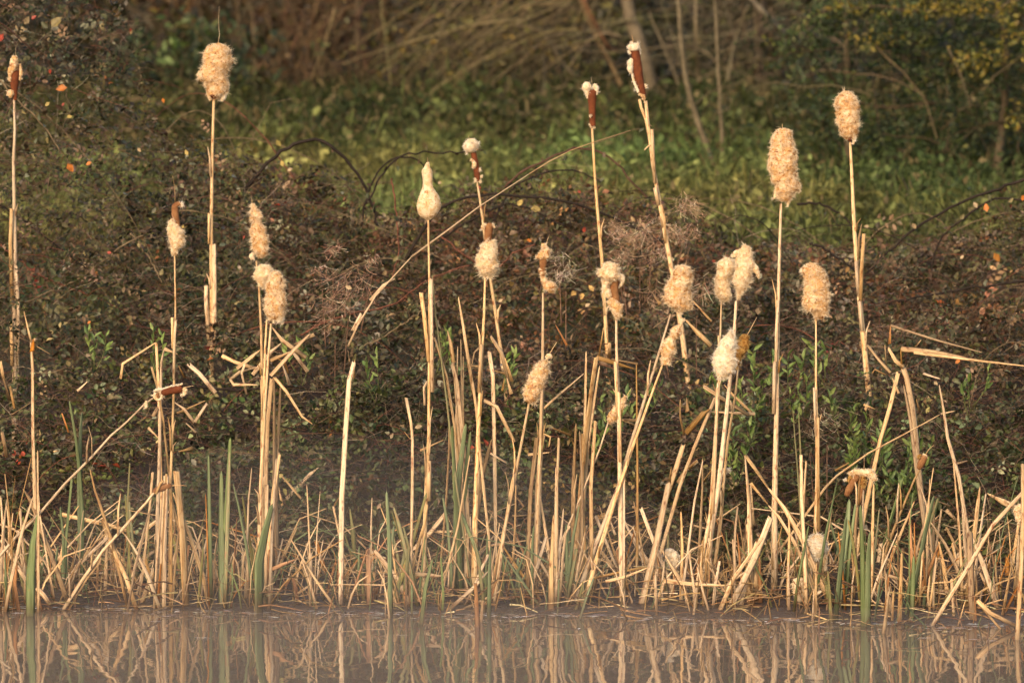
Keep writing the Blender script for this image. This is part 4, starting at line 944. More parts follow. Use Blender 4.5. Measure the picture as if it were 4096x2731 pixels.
cattail('tallest cattail, a long dark brown spike with white fluff down one side', 2.75, DD([(1482, 232), (1490, 300), (1500, 380), (1512, 450), (1532, 560), (1548, 650), (1566, 760)]), 10, 21,
        [('core', M_brown, o_([(335, 450, 600), (400, 435, 620), (500, 455, 635), (600, 475, 650), (750, 485, 670), (900, 500, 690), (1050, 550, 710), (1200, 600, 735), (1300, 640, 745), (1370, 650, 750)]), NB),
         ('fluff', M_fluffw, o_([(235, 430, 500), (262, 380, 608), (310, 352, 620), (360, 372, 622)]), dict(amp=0.6)), ('fluff', M_fluffw, s_([(450, 190, 30), (455, 240, 30)]), FR), ('fluff', M_fluffw, s_([(575, 235, 36), (610, 330, 26), (625, 460, 16)]), FR), ('fluff', M_fluffw, s_([(400, 380, 38), (430, 450, 20)]), FR),
         ('fluff', M_fluffw, o_([(545, 420, 480), (600, 366, 490), (680, 350, 495), (760, 346, 490), (830, 366, 480), (855, 410, 470)]), dict(amp=0.5)),
         ('fluff', M_fluffw, s_([(465, 870, 28), (480, 960, 32), (510, 1060, 36), (555, 1150, 32), (590, 1250, 36, 30)]), dict(free=True, amp=0.5)),
         ('fluff', M_fluff, s_([(600, 1290, 40, 60), (660, 1310, 40, 70), (720, 1370, 42, 50), (690, 1410, 45, 40)]), dict(free=True, amp=0.6)), ('fluff', M_fluffw, s_([(735, 1080, 14), (755, 1170, 12)]), FR)],
        tip=x_([(485, 220), (470, 120), (455, 45)]), stem2=[(2440 + 612 * K4, 130 + 1400 * K4), (2440 + 650 * K4, 130 + 1568 * K4), (1484 * D, 275 * D), (1494 * D, 330 * D)],
        sheaths=[('s', 12, DD([(1504, 420), (1500, 350), (1496, 298)])), ('s', 14, DD([(1512, 470), (1506, 430)])), ('s', 5, DD([(1500, 330), (1490, 335), (1480, 345)])), ('s', 4, DD([(1497, 290), (1489, 285), (1486, 262)]))])
o_, s_, x_ = XO(2340, 1020), XS(2340, 1020), X4(2340, 1020)
cattail('half-burst cattail showing a brown patch between two masses of pale fluff', 0.08, DD([(1415, 735), (1416, 800), (1420, 900), (1424, 1100), (1427, 1250), (1431, 1392)]), 7, 24,
        [('core', M_brown2, o_([(500, 590, 720), (600, 560, 690), (700, 500, 700), (800, 530, 700), (900, 560, 720), (980, 640, 730)]), NB),
         ('fluff', M_fluffp, o_([(155, 470, 540), (190, 405, 690), (250, 382, 712), (310, 295, 690), (380, 255, 730), (450, 260, 770), (500, 340, 720), (560, 370, 580)]), {}),
         ('fluff', M_fluffp, s_([(470, 560, 95, 20), (440, 650, 80, 30), (460, 740, 75, 30), (480, 820, 75, 30), (520, 880, 50, 30)]), FR), ('fluff', M_fluffw, s_([(740, 440, 70), (790, 520, 65), (780, 580, 45), (730, 660, 28)]), FR),
         ('fluff', M_fluff, o_([(890, 500, 610), (960, 485, 700), (1040, 505, 770), (1120, 530, 790), (1200, 560, 788), (1270, 610, 775), (1330, 640, 730)]), {})],
        sheaths=[('s', 12, DD([(1419, 960), (1415, 830)])), ('s', 12, DD([(1425, 1060), (1421, 900)]))])
o_, s_, x_ = XO(2600, 1030), XS(2600, 1030), X4(2600, 1030)
cattail('fat lumpy cream seed head on the upper of two stems leaning together', 0.10, DD([(1540, 722), (1520, 790), (1480, 920), (1420, 1120), (1365, 1260), (1318, 1395)]), 6, 22,
        [('fluff', M_fluff, o_([(170, 580, 660), (205, 550, 840), (280, 492, 850), (380, 492, 870), (470, 430, 883), (550, 370, 860), (640, 312, 840), (720, 295, 850), (780, 320, 860), (860, 312, 865), (940, 332, 880), (1020, 390, 885), (1080, 540, 870), (1120, 570, 720)]), {}),
         ('fluff', M_fluffw, s_([(640, 1110, 60), (655, 1190, 32)]), FR)],
        tip=x_([(735, 200), (770, 55)]))
o_, s_, x_ = XO(2580, 1230), XS(2580, 1230), X4(2580, 1230)
cattail('waisted two-lump seed head on the lower of two stems leaning together', 0.05, DD([(1520, 838), (1495, 910), (1452, 1030), (1412, 1150), (1372, 1280), (1338, 1395)]), 6, 20,
        [('fluff', M_fluff, s_([(590, 620, 48), (540, 690, 108), (510, 760, 138), (490, 850, 148), (470, 940, 142), (455, 1020, 108), (440, 1100, 92), (440, 1185, 85)]), FR),
         ('fluff', M_fluff, s_([(740, 400, 45), (690, 440, 98), (660, 500, 122), (640, 570, 98), (605, 640, 55)]), FR), ('fluff', M_fluffp, s_([(770, 310, 30), (820, 240, 48)]), FR)],
        tip=x_([(740, 400), (840, 210)]), tipw=6)
o_, s_, x_ = XO(2360, 1520), XS(2360, 1520), X4(2360, 1520)
cattail('tiny tilted seed head on a thin stem, half hidden behind an upright stalk', 0.35, DD([(1397, 970), (1378, 1030), (1330, 1150), (1270, 1290), (1240, 1380)]), 5, 9,
        [('fluff', M_fluff, s_([(750, 335, 40), (710, 410, 58), (660, 500, 78), (600, 590, 95), (540, 660, 108), (490, 740, 112), (450, 820, 96), (412, 905, 38)]), dict(free=True, amp=0.7))],
        tip=x_([(768, 330), (880, 145)]), tipw=2.4)
o_, s_, x_ = XO(2820, 960), XS(2820, 960), X4(2820, 960)
cattail('column of cream fluff standing close beside the taller flag-like head', 0.32, DD([(1657, 692), (1654, 780), (1650, 900), (1640, 1080), (1625, 1385)]), 5, 17,
        [('fluff', M_fluffp, o_([(378, 380, 520), (420, 322, 580), (500, 242, 618), (600, 242, 622), (680, 242, 605), (750, 225, 565), (850, 212, 510), (950, 212, 505), (1050, 226, 520), (1130, 232, 540), (1200, 290, 535), (1260, 350, 515), (1300, 352, 400)]), {})],
        tip=x_([(430, 390), (425, 250)]), sheaths=[('s', 8, DD([(1652, 820), (1650, 770)]))])
cattail('flag-like cream seed head with fluff flying out sideways to a hooked point', 0.22, DD([(1691, 690), (1687, 760), (1676, 880), (1650, 1120), (1628, 1250), (1606, 1395)]), 8, 22,
        [('fluff', M_fluffp, o_([(118, 800, 890), (170, 742, 940), (240, 705, 968), (320, 705, 983), (400, 655, 998), (500, 645, 1025), (600, 642, 1020), (700, 615, 980), (800, 612, 940), (900, 615, 918), (1000, 642, 880), (1080, 680, 800), (1160, 676, 755), (1250, 662, 710)]), {}),
         ('fluff', M_fluffp, s_([(740, 310, 80), (650, 250, 68), (620, 330, 52), (555, 345, 24)]), FR), ('fluff', M_fluffp, s_([(985, 520, 78), (1060, 610, 72), (1115, 710, 44), (1118, 800, 34)]), FR)],
        tip=x_([(845, 130), (850, 60)]))
o_, s_, x_ = XO(2810, 1250), XS(2810, 1250), X4(2810, 1250)
cattail('broad shaggy cream head below the close pair, in front of a golden one', 0.00, DD([(1650, 880), (1643, 1000), (1632, 1180), (1612, 1290), (1592, 1398)]), 8, 21,
        [('fluff', M_fluffw, o_([(370, 590, 620), (430, 540, 640), (520, 450, 650), (600, 382, 688), (700, 335, 688), (800, 275, 688), (900, 250, 688), (1000, 215, 690), (1080, 235, 700), (1160, 272, 690), (1240, 292, 670), (1310, 305, 560), (1380, 325, 500)]), {})],
        tip=x_([(592, 380), (614, 290)]), sheaths=[('s', 12, DD([(1637, 1180), (1645, 960), (1648, 890)]))])
cattail('darker golden-brown seed head with a long bare tip, tucked behind a cream one', 0.28, DD([(1696, 838), (1690, 900), (1672, 1010), (1655, 1200), (1630, 1388)]), 5, 15,
        [('fluff', M_fluffg, o_([(455, 835, 930), (520, 772, 970), (600, 732, 980), (700, 702, 988), (800, 692, 945), (900, 692, 860), (1000, 692, 800), (1100, 710, 762), (1190, 702, 740)]), dict(amp=0.8))],
        tip=x_([(930, 470), (1000, 350), (1140, 90)]), tipw=4)
o_, s_, x_ = XO(3020, 470, 240 / 990.), XS(3020, 470, 240 / 990.), X4(3020, 470, 240 / 990.)
cattail('largest cream seed head, a long flat-topped one on a tall straight stem', 0.24, DD([(1794, 468), (1791, 560), (1788, 680), (1785, 850), (1781, 1050), (1778, 1390)]), 8, 24,
        [('fluff', M_fluff, o_([(200, 400, 560), (222, 345, 600), (300, 302, 612), (370, 258, 624), (450, 272, 640), (540, 250, 678), (640, 250, 685), (720, 240, 690), (780, 208, 690), (860, 222, 690), (950, 272, 690), (1040, 278, 700), (1100, 330, 730), (1180, 345, 740), (1240, 325, 640), (1300, 340, 610), (1360, 400, 600)]), {}),
         ('fluff', M_fluffp, s_([(680, 1110, 55), (720, 1180, 36), (742, 1235, 16)]), FR), ('fluff', M_fluffp, s_([(350, 1230, 45), (330, 1290, 30), (318, 1340, 18)]), FR), ('fluff', M_fluffp, s_([(560, 1350, 45), (550, 1420, 30), (535, 1475, 12)]), FR)],
        tip=x_([(450, 210), (450, 100)]), tipw=3, sheaths=[('s', 12, DD([(1782, 880), (1784, 760), (1787, 690)])), ('s', 14, DD([(1777, 950), (1777, 830)]))])
o_, s_, x_ = XO(3150, 1020), XS(3150, 1020), X4(3150, 1020)
cattail('broad honey-cream seed head with ragged hem, standing alone right of the tall straight one', 0.16, DD([(1873, 733), (1874, 860), (1876, 960), (1877, 1100), (1872, 1250), (1866, 1395)]), 5, 17,
        [('fluff', M_fluff, o_([(168, 470, 560), (200, 382, 605), (250, 312, 690), (330, 302, 760), (420, 325, 808), (520, 350, 830), (620, 372, 855), (700, 335, 860), (760, 335, 860), (830, 362, 880), (900, 318, 878), (980, 315, 870), (1060, 352, 868), (1130, 382, 850), (1200, 520, 840), (1260, 580, 830), (1330, 612, 730)]), {}),
         ('fluff', M_fluffw, s_([(310, 290, 45), (280, 365, 20)]), FR), ('fluff', M_fluffp, s_([(870, 800, 42), (905, 840, 26)]), FR)],
        sheaths=[('s', 9, DD([(1874, 1000), (1872, 890)])), ('s', 12, DD([(1881, 1220), (1879, 960)]))])
o_, s_, x_ = XO(3300, 330), XS(3300, 330), X4(3300, 330)
cattail('plump oval seed head with dark cleft, highest on the right, on an orange stem', 2.2, DD([(1953, 328), (1957, 410), (1962, 520), (1970, 640), (1983, 780), (1996, 905)]), 8, 25,
        [('fluff', M_fluff, o_([(200, 370, 520), (250, 302, 590), (330, 225, 650), (420, 218, 672), (480, 205, 715), (560, 232, 725), (650, 242, 720), (750, 247, 715), (850, 262, 708), (950, 302, 698), (1040, 322, 683), (1120, 372, 655), (1180, 440, 600)]), {}),
         ('fluff', M_fluffw, s_([(620, 1150, 55), (605, 1220, 38), (590, 1285, 22)]), FR), ('core', M_brown, s_([(525, 1150, 52, 40), (515, 1225, 28, 10)]), NBF)],
        tip=x_([(415, 210), (405, 105)]), sheaths=[('s', 14, DD([(1977, 690), (1979, 620), (1985, 535)])), ('s', 11, DD([(1972, 680), (1967, 600)])), ('s', 12, DD([(1980, 760), (1975, 690)]))])
o_, s_, x_ = XO(560, 1480, 240 / 1882.), XS(560, 1480, 240 / 1882.), X4(560, 1480, 240 / 1882.)
cattail('brown cattail bent over flat, its spike lying sideways across an upright stem', 0.00, DD([(352, 914), (332, 928), (290, 970), (255, 1000), (210, 1050), (150, 1110), (90, 1180), (30, 1240), (-12, 1290)]), 5, 12,
        [('core', M_brown, s_([(700, 705, 92), (740, 700, 100), (900, 660, 110), (1100, 620, 118), (1300, 600, 105)]), NBF),
         ('fluff', M_fluffw, s_([(440, 645, 40), (600, 612, 48), (720, 592, 30), (850, 545, 26), (1000, 495, 30), (1150, 470, 30), (1290, 445, 45), (1335, 420, 28)]), dict(free=True, amp=0.45)),
         ('fluff', M_fluffp, s_([(480, 700, 60), (460, 830, 68), (550, 920, 88), (660, 880, 72), (690, 770, 50)]), dict(free=True, amp=0.6)),
         ('fluff', M_fluffp, s_([(1370, 560, 60), (1430, 650, 95), (1390, 760, 66), (1270, 790, 38)]), dict(free=True, amp=0.6)), ('core', M_brown2, s_([(550, 720, 36, 60), (560, 800, 50, 60), (590, 860, 36, 50)]), NBF),
         ('fluff', M_fluffp, s_([(190, 960, 40), (200, 1080, 58), (195, 1200, 42)]), dict(free=True, amp=0.6))],
        tip=x_([(1420, 535), (1700, 490)]), tipw=2.5)
o_, s_, x_ = XO(560, 1860, 240 / 1882.), XS(560, 1860, 240 / 1882.), X4(560, 1860, 240 / 1882.)
cattail('small bare dark brown cattail bowed over sideways low in the reeds', -0.06, DD([(360, 1125), (335, 1155), (290, 1205), (240, 1260), (190, 1330), (150, 1392)]), 8, 14,
        [('core', M_brown2, s_([(420, 840, 45), (520, 780, 80), (650, 720, 105), (780, 670, 105), (900, 645, 92), (975, 640, 58)]), NBF)],
        tip=x_([(960, 640), (1250, 625), (1480, 645)]), tipw=4, sheaths=[('s', 10, [(560 + 500 * .1275, 1860 + 900 * .1275), (560 + 640 * .1275, 1860 + 560 * .1275), (560 + 770 * .1275, 1860 + 480 * .1275)])])
o_, s_, x_ = XO(3340, 1780, 420 / 2195.), XS(3340, 1780, 420 / 2195.), X4(3340, 1780, 420 / 2195.)
cattail('folded mushroom-shaped brown head with a cap of pale fluff, low on the right', 0.10, x_([(540, 960), (500, 1130), (470, 1250), (430, 1700), (400, 3100)]), 9, 12,
        [('fluff', M_fluffp, s_([(285, 610, 48), (360, 572, 66), (480, 562, 78), (620, 572, 88), (740, 592, 106), (815, 660, 88), (830, 740, 58)]), dict(free=True, amp=0.4)),
         ('core', M_brown2, s_([(470, 650, 60), (385, 760, 66), (305, 900, 74), (245, 1050, 58)]), NBF), ('fluff', M_fluffg, s_([(330, 660, 60, -20), (270, 760, 45, -20)]), dict(free=True, amp=0.5)),
         ('fluff', M_fluffg, s_([(560, 660, 80, -30), (570, 790, 90, -30), (560, 920, 60, -30)]), dict(free=True, amp=0.5)), ('fluff', M_fluffw, s_([(185, 740, 30), (240, 720, 45)]), dict(free=True, amp=0.5)), ('core', M_brown2, s_([(560, 900, 45), (520, 1100, 50), (480, 1230, 40)]), NBF)],
        tip=x_([(608, 520), (608, 170)]), tipw=3, mat=M_tan)
cattail('small brown curled seed head on a thin leaning stem near the right reeds', 0.12, x_([(1745, 520), (1660, 720), (1480, 1140), (1340, 1480), (1100, 2100), (900, 2900)]), 6, 13,
        [('core', M_brown2, s_([(1880, 230, 66), (1830, 320, 80), (1785, 420, 74), (1750, 490, 40)]), NBF), ('fluff', M_fluffg, s_([(1800, 200, 32, 30), (1740, 215, 32, 30), (1725, 265, 24, 30), (1760, 285, 24, 30)]), dict(free=True, amp=0.3)), ('fluff', M_fluffp, s_([(1840, 190, 30), (1910, 215, 30), (1925, 275, 24)]), dict(free=True, amp=0.4))],
        tip=x_([(1895, 190), (1960, 90), (2070, -10)]), tipw=4, mat=M_tan)
o_, s_, x_ = XO(3072, 1750, .6255), XS(3072, 1750, .6255), X4(3072, 1750, .6255)
cattail('drooping white fluff hooked over a stem close to the water on the right', -0.02, x_([(318, 690), (325, 820), (330, 1000), (335, 1190)]), 6, 14,
        [('fluff', M_fluffw, o_([(622, 292, 345), (660, 255, 372), (720, 238, 378), (770, 245, 340)]), dict(amp=0.9)), ('fluff', M_fluffp, s_([(265, 740, 36), (258, 820, 26)]), FR), ('fluff', M_fluffp, s_([(358, 720, 22), (366, 800, 18), (366, 850, 11)]), FR)])
cattail('lump of cream fluff with dark spots caught just above the waterline', -0.15, x_([(200, 1040), (203, 1150)]), 5, 8,
        [('fluff', M_fluffp, o_([(905, 165, 240), (950, 157, 252), (1000, 167, 238), (1040, 182, 222)]), dict(amp=0.9)), ('core', M_brown2, s_([(200, 950, 9, 38), (202, 965, 8, 38)]), NBF)])
cattail('torn bit of pale fluff at the far right edge', 0.15, x_([(1615, 540), (1612, 800), (1605, 1150)]), 5, 9,
        [('fluff', M_fluffp, s_([(1625, 440, 24), (1590, 475, 28), (1615, 530, 24)]), FR)])
o_, s_, x_ = XO(2048, 1750, .6255), XS(2048, 1750, .6255), X4(2048, 1750, .6255)
cattail('low tuft of pale fluff behind the olive blade in the middle of the reeds', 0.12, x_([(1035, 820), (1040, 1000), (1040, 1060)]), 5, 8,
        [('fluff', M_fluffw, o_([(715, 985, 1040), (745, 972, 1062), (790, 990, 1068), (825, 1012, 1058)]), dict(amp=0.9))])
cattail('scrap of white fluff snagged on a leaning straw beside two close stems', 0.3, x_([(1345, 255), (1300, 450), (1250, 1000)]), 3, 7,
        [('fluff', M_fluffw, s_([(1325, 245, 16), (1355, 215, 24), (1395, 205, 12)]), FR)])

# ------------------------------------------------------------------ clumps of dead and green cattail leaves at the water's edge
BO = .6255          # the lower strips were measured at this scale, the middle ones at MI
MI = .6376
def clump(name, label, cat, org, s, blades, Ydef, depth=0.12, group='reed clumps along the pond edge'):
    ox, oy = org
    allx = [ox + p_[0] * s for b in blades for p_ in b[2]]
    by = max(oy + p_[1] * s for b in blades for p_ in b[2])
    foot = P(float(np.mean(allx)), by, Ydef)
    r = root(name, (foot[0], Ydef, float(ground(foot[0], Ydef))), label, cat, group)
    for b in blades:
        c, w, pts = b[0], b[1], b[2]
        free = len(b) > 3 and b[3] == 'f'
        pts = [(ox + x * s, oy + y * s) for x, y in pts]
        yb = pts[0][1]
        if yb > 2335 and not free:
            Y0 = float(np.clip(PZ(pts[0][0], yb, 0.0)[1], float(shore(np.array([P(pts[0][0], yb, 0)[0]]))[0]) - 0.45, 0.75))
        else: Y0 = Ydef + rng.uniform(-depth, depth)
        if free and oy == 1750:
            vm = float(np.mean([p_[1] for p_ in pts])) / D
            if vm < 1290: Y0 = max(Y0, float(np.interp(vm, [1005, 1130, 1345], [1.6, 1.15, 0.75])) - 0.06)      # resting on the brambles
        lean = rng.uniform(-0.06, 0.06)
        steep = abs(pts[0][1] - pts[1][1]) > 0.55 * abs(pts[0][0] - pts[1][0]) and pts[0][1] > pts[1][1]
        ge = (not free) and steep
        green = c in 'gy'
        blade('leaf' if w > 9 else 'thin_stalk', pts, w * s, REED[c], r, lambda t_, b_, Y0=Y0, lean=lean: Y0 + lean * t_,
              point=(0.32 if green else (0.0 if rng.random() < 0.36 else 0.28)), thick=0.13 if w > 9 else 0.4, ground_end=ge)
    if oy == 1750:
        dead_ = [b for b in blades if len(b) < 4]
        for q in range(int(len(blades) * (1.35 if foot[0] > 0 else 0.9))):
            b = dead_[int(rng.integers(0, len(dead_)))]; x, y = b[2][0]
            x += rng.normal() * 45; y = float(np.clip(y, 990, 1110)) + rng.normal() * 22
            h = rng.uniform(110, 420) * (1.0 if rng.random() < 0.75 else 1.5); lean = rng.normal() * 0.30
            pts = [(ox + x * s, oy + y * s), (ox + (x + lean * h * 0.5) * s, oy + (y - h * 0.5) * s), (ox + (x + lean * h + rng.normal() * 12) * s, oy + (y - h) * s)]
            if rng.random() < 0.2:
                pts.append((pts[-1][0] + rng.normal() * 35, pts[-1][1] + rng.uniform(10, 60)))
            c = b[0] if rng.random() < 0.5 else ('s', 't', 'o', 's', 'y')[int(rng.integers(0, 5))]
            Y0 = float(np.clip(PZ(pts[0][0], pts[0][1], 0.0)[1], -0.9, 0.6)) + rng.uniform(0, 0.15)
            blade('leaf', pts, rng.uniform(7, 24) * s, REED[c], r, lambda t_, b_, Y0=Y0: Y0, point=(0.0 if rng.random() < 0.35 else 0.3), thick=0.13)
        for q in range(9):
            b = dead_[int(rng.integers(0, len(dead_)))]; x, y = b[2][0]
            x += rng.normal() * 60; y = float(np.clip(y, 980, 1100)) + rng.normal() * 22
            h = rng.uniform(200, 640); lean = rng.normal() * 0.38; dr = rng.uniform(0, 0.5) * np.sign(lean + 1e-3)
            pts = [(x, y), (x + lean * h * 0.30, y - h * 0.36), (x + (lean * 0.75 + dr * 0.15) * h, y - h * 0.70), (x + (lean * 1.2 + dr * 0.6) * h, y - h * (0.95 - 0.35 * abs(dr)))]
            pts = [(ox + a_ * s, oy + b_ * s) for a_, b_ in pts]
            c = ('s', 't', 's', 's', 'o', 's', 'g')[int(rng.integers(0, 7))]
            Y0 = float(np.clip(PZ(pts[0][0], pts[0][1], 0.0)[1], -0.9, 0.6)) + rng.uniform(-0.05, 0.3)
            blade('leaf', pts, rng.uniform(4.2, 9.5) * s * 1.3, REED[c], r, lambda t_, b_, Y0=Y0: Y0, point=0.3, thick=0.15)
    return r
BA, BB, BC, BD = (0, 1750), (1024, 1750), (2048, 1750), (3072, 1750)
MA, MB_, MC, MD = (0, 900), (1024, 900), (2048, 900), (3072, 900)
DC, GC = 'dead_cattail_clump', 'green_cattail_clump'
clump(DC, 'straw clump crowding the far left edge of the reeds', 'reeds', BA, BO, [('s', 22, [(10, 1000), (8, 640), (5, 370)]), ('s', 20, [(5, 820), (20, 600), (45, 385)]), ('s', 28, [(170, 900), (80, 760), (0, 650)]), ('o', 26, [(120, 1100), (95, 920), (105, 740)]), ('s', 15, [(150, 900), (132, 620), (125, 450)]), ('t', 6, [(55, 700), (95, 250)]), ('t', 6, [(78, 680), (140, 400), (200, 130)]), ('s', 22, [(150, 600), (185, 480), (212, 375)]), ('t', 24, [(205, 430), (180, 380), (145, 325)]), ('o', 14, [(35, 1080), (40, 850), (45, 700)]), ('g', 14, [(40, 1110), (38, 900), (30, 760)]), ('t', 10, [(60, 700), (50, 560), (30, 230)])], 0.05)
clump('broken_cattail_stalk', 'tall snapped cattail stalk with a knotted break, second stem from the left', 'reeds', MA, MI, [('k', 21, [(222, 1568), (213, 1300), (208, 900), (196, 735)]), ('k', 13, [(196, 735), (180, 670), (150, 540)], 'f'), ('o', 26, [(200, 790), (205, 715)], 'f'), ('s', 18, [(215, 720), (240, 715)], 'f'), ('t', 6, [(230, 760), (315, 810)], 'f'), ('t', 6, [(190, 735), (110, 700)], 'f'), ('s', 19, [(238, 1700), (236, 1412)])], 0.08)
clump(DC, 'narrow straw blades around the foot of the tall snapped stalk', 'reeds', BA, BO, [('s', 14, [(335, 900), (265, 480), (245, 330)]), ('s', 24, [(305, 670), (250, 590)], 'f'), ('s', 24, [(320, 1060), (275, 1000), (235, 960)], 'f'), ('o', 12, [(330, 1040), (320, 740)]), ('s', 20, [(215, 900), (205, 600)]), ('t', 7, [(480, 720), (390, 600), (290, 450)]), ('o', 9, [(490, 610), (605, 475)], 'f')], 0.05)
clump(GC, 'broad dark green blades in the water left of the fallen straws', 'reeds', BA, BO, [('g', 50, [(208, 1140), (212, 900), (222, 680), (240, 480)]), ('y', 28, [(190, 1000), (165, 750), (140, 610)]), ('g', 20, [(398, 1010), (400, 650), (385, 440)]), ('g', 22, [(432, 1010), (422, 700), (460, 250)]), ('g', 16, [(352, 1000), (358, 800), (372, 690)]), ('g', 14, [(500, 980), (520, 720)])], -0.1)
clump(GC, 'two short green blades rising behind the bent brown cattail', 'reeds', MA, MI, [('g', 24, [(512, 1568), (515, 1300), (515, 1168)]), ('g', 22, [(478, 1568), (462, 1350), (435, 1100)])], 0.55)
clump(DC, 'tangle of fallen straws with a brown-flecked broken blade at its centre', 'reeds', BA, BO, [('s', 24, [(430, 1030), (490, 820), (690, 640)]), ('t', 19, [(705, 640), (640, 440), (605, 340), (575, 200)]), ('s', 26, [(665, 1020), (672, 800), (690, 560)]), ('s', 24, [(805, 900), (740, 760), (690, 560)]), ('t', 24, [(745, 960), (705, 720), (662, 520)]), ('s', 25, [(395, 490), (700, 560), (1040, 660)], 'f'), ('t', 20, [(780, 980), (735, 800), (715, 660)]), ('t', 16, [(700, 980), (720, 840), (700, 700)]), ('o', 10, [(740, 1000), (760, 880)]), ('t', 14, [(560, 900), (640, 800), (655, 700)]), ('o', 20, [(480, 1080), (478, 930)]), ('t', 5, [(640, 850), (760, 700), (960, 780), (1160, 860)], 'f')], 0.02)
clump(DC, 'zigzag bent straws leaning against the thick reed base', 'reeds', BA, BO, [('s', 22, [(815, 1010), (880, 780), (930, 580), (1100, 460)]), ('s', 22, [(955, 900), (880, 740), (800, 620)]), ('y', 15, [(800, 1040), (832, 700), (818, 430), (830, 160)]), ('s', 14, [(925, 600), (950, 400), (980, 220)]), ('s', 28, [(900, 1060), (960, 900), (1002, 800), (990, 620)]), ('s', 22, [(870, 830), (950, 750), (1040, 690)], 'f'), ('s', 12, [(1010, 700), (1035, 390)]), ('s', 12, [(915, 960), (905, 800), (935, 660)]), ('y', 14, [(845, 900), (835, 700), (800, 360)]), ('t', 12, [(960, 500), (990, 400)])], 0.06)
clump(DC, 'thick sheathed base of the wire-tipped cattail with splayed straws', 'reeds', BA, BO, [('t', 30, [(1036, 1085), (1044, 700), (1064, 235)]), ('s', 26, [(1062, 1092), (1068, 700), (1078, 240)]), ('t', 28, [(1088, 1088), (1090, 760), (1096, 330)]), ('s', 38, [(1175, 1080), (1152, 600), (1130, 210)]), ('s', 26, [(1285, 880), (1200, 620), (1105, 350)]), ('s', 26, [(1180, 1070), (1130, 620), (1100, 400)]), ('s', 28, [(1155, 990), (1090, 850)]), ('o', 22, [(1008, 1090), (1030, 800)]), ('s', 10, [(1210, 860), (1240, 740), (1300, 570)]), ('s', 34, [(1030, 1060), (1045, 600), (1060, 235)]), ('t', 14, [(1140, 700), (1160, 560), (1155, 260)])], 0.08)
clump(DC, 'fan of short straws with a folded leaf beside the pair of green blades', 'reeds', BA, BO, [('s', 20, [(1295, 1060), (1310, 750), (1350, 530)]), ('s', 24, [(1425, 1010), (1345, 745)]), ('s', 14, [(1312, 1000), (1330, 740)]), ('s', 16, [(1347, 1000), (1350, 830)]), ('y', 18, [(1265, 1090), (1285, 850), (1300, 700)]), ('o', 9, [(1325, 640), (1315, 360)]), ('t', 8, [(1225, 820), (1300, 560)]), ('s', 18, [(1400, 1000), (1365, 850), (1330, 770)])], -0.02)
clump(GC, 'tall pair of broad green blades with a browned tip', 'reeds', BA, BO, [('g', 44, [(1428, 1080), (1422, 650), (1415, 210)]), ('g', 36, [(1430, 700), (1452, 400), (1472, 0)]), ('g', 24, [(1345, 700), (1338, 400), (1333, 110)]), ('y', 24, [(1455, 450), (1462, 260), (1468, 90)]), ('g', 12, [(1500, 1050), (1480, 800)])], 0.12)
clump(DC, 'pale straws and a rusty blade at the foot of the double-lobed cattail', 'reeds', BA, BO, [('o', 16, [(1500, 1030), (1506, 820), (1515, 510)]), ('g', 14, [(1600, 800), (1580, 660), (1530, 420), (1490, 290)]), ('s', 24, [(1570, 1050), (1582, 780)]), ('s', 18, [(1535, 1050), (1560, 760), (1605, 640)]), ('y', 20, [(1630, 900), (1590, 640), (1550, 370)]), ('s', 14, [(1605, 700), (1615, 400), (1610, 190)])], 0.0)
clump(DC, 'thick twin straw stalk with torn top beside the double-lobed cattail', 'reeds', BB, BO, [('s', 36, [(102, 1075), (105, 700), (125, 350), (152, 100)]), ('s', 20, [(65, 700), (75, 300)]), ('s', 18, [(100, 700), (130, 130)]), ('y', 16, [(172, 1060), (125, 960)]), ('o', 22, [(80, 850), (170, 810), (262, 775)], 'f'), ('s', 14, [(325, 430), (240, 330), (150, 230)], 'f'), ('s', 22, [(195, 390), (350, 230), (402, 190)], 'f'), ('s', 16, [(172, 445), (140, 300)], 'f'), ('o', 26, [(75, 1070), (90, 880)]), ('t', 10, [(240, 730), (285, 560)], 'f'), ('o', 8, [(270, 1060), (265, 940)]), ('o', 7, [(245, 1060), (238, 960)])], 0.03)
clump(GC, 'stout dark green blades splitting in a vee in front of the twin stalk', 'reeds', BB, BO, [('g', 48, [(20, 1120), (22, 800), (60, 600), (105, 420)]), ('g', 34, [(8, 1100), (15, 850), (30, 640)]), ('g', 10, [(330, 960), (270, 850), (220, 730)])], -0.14)
clump('thin_straw_tuft', 'four thin straws fanning from one point in open water', 'reeds', BB, BO, [('s', 14, [(364, 1070), (350, 850), (320, 670)]), ('s', 15, [(368, 1080), (360, 700), (325, 300)]), ('s', 8, [(374, 1080), (395, 600), (410, 340)]), ('s', 11, [(380, 1070), (400, 800), (430, 650)]), ('t', 3, [(220, 835), (330, 838), (460, 838)], 'f')], -0.05)
clump('broken_cattail_stalk', 'single snapped bare stalk standing alone left of centre', 'reeds', BB, BO, [('k', 31, [(553, 1085), (568, 400), (588, 0), (606, -360), (628, -480)]), ('s', 18, [(545, 1020), (550, 580)]), ('s', 18, [(535, 900), (535, 735)]), ('s', 13, [(625, -380), (632, -500)], 'f'), ('s', 10, [(600, -460), (590, -560)], 'f')], 0.1)
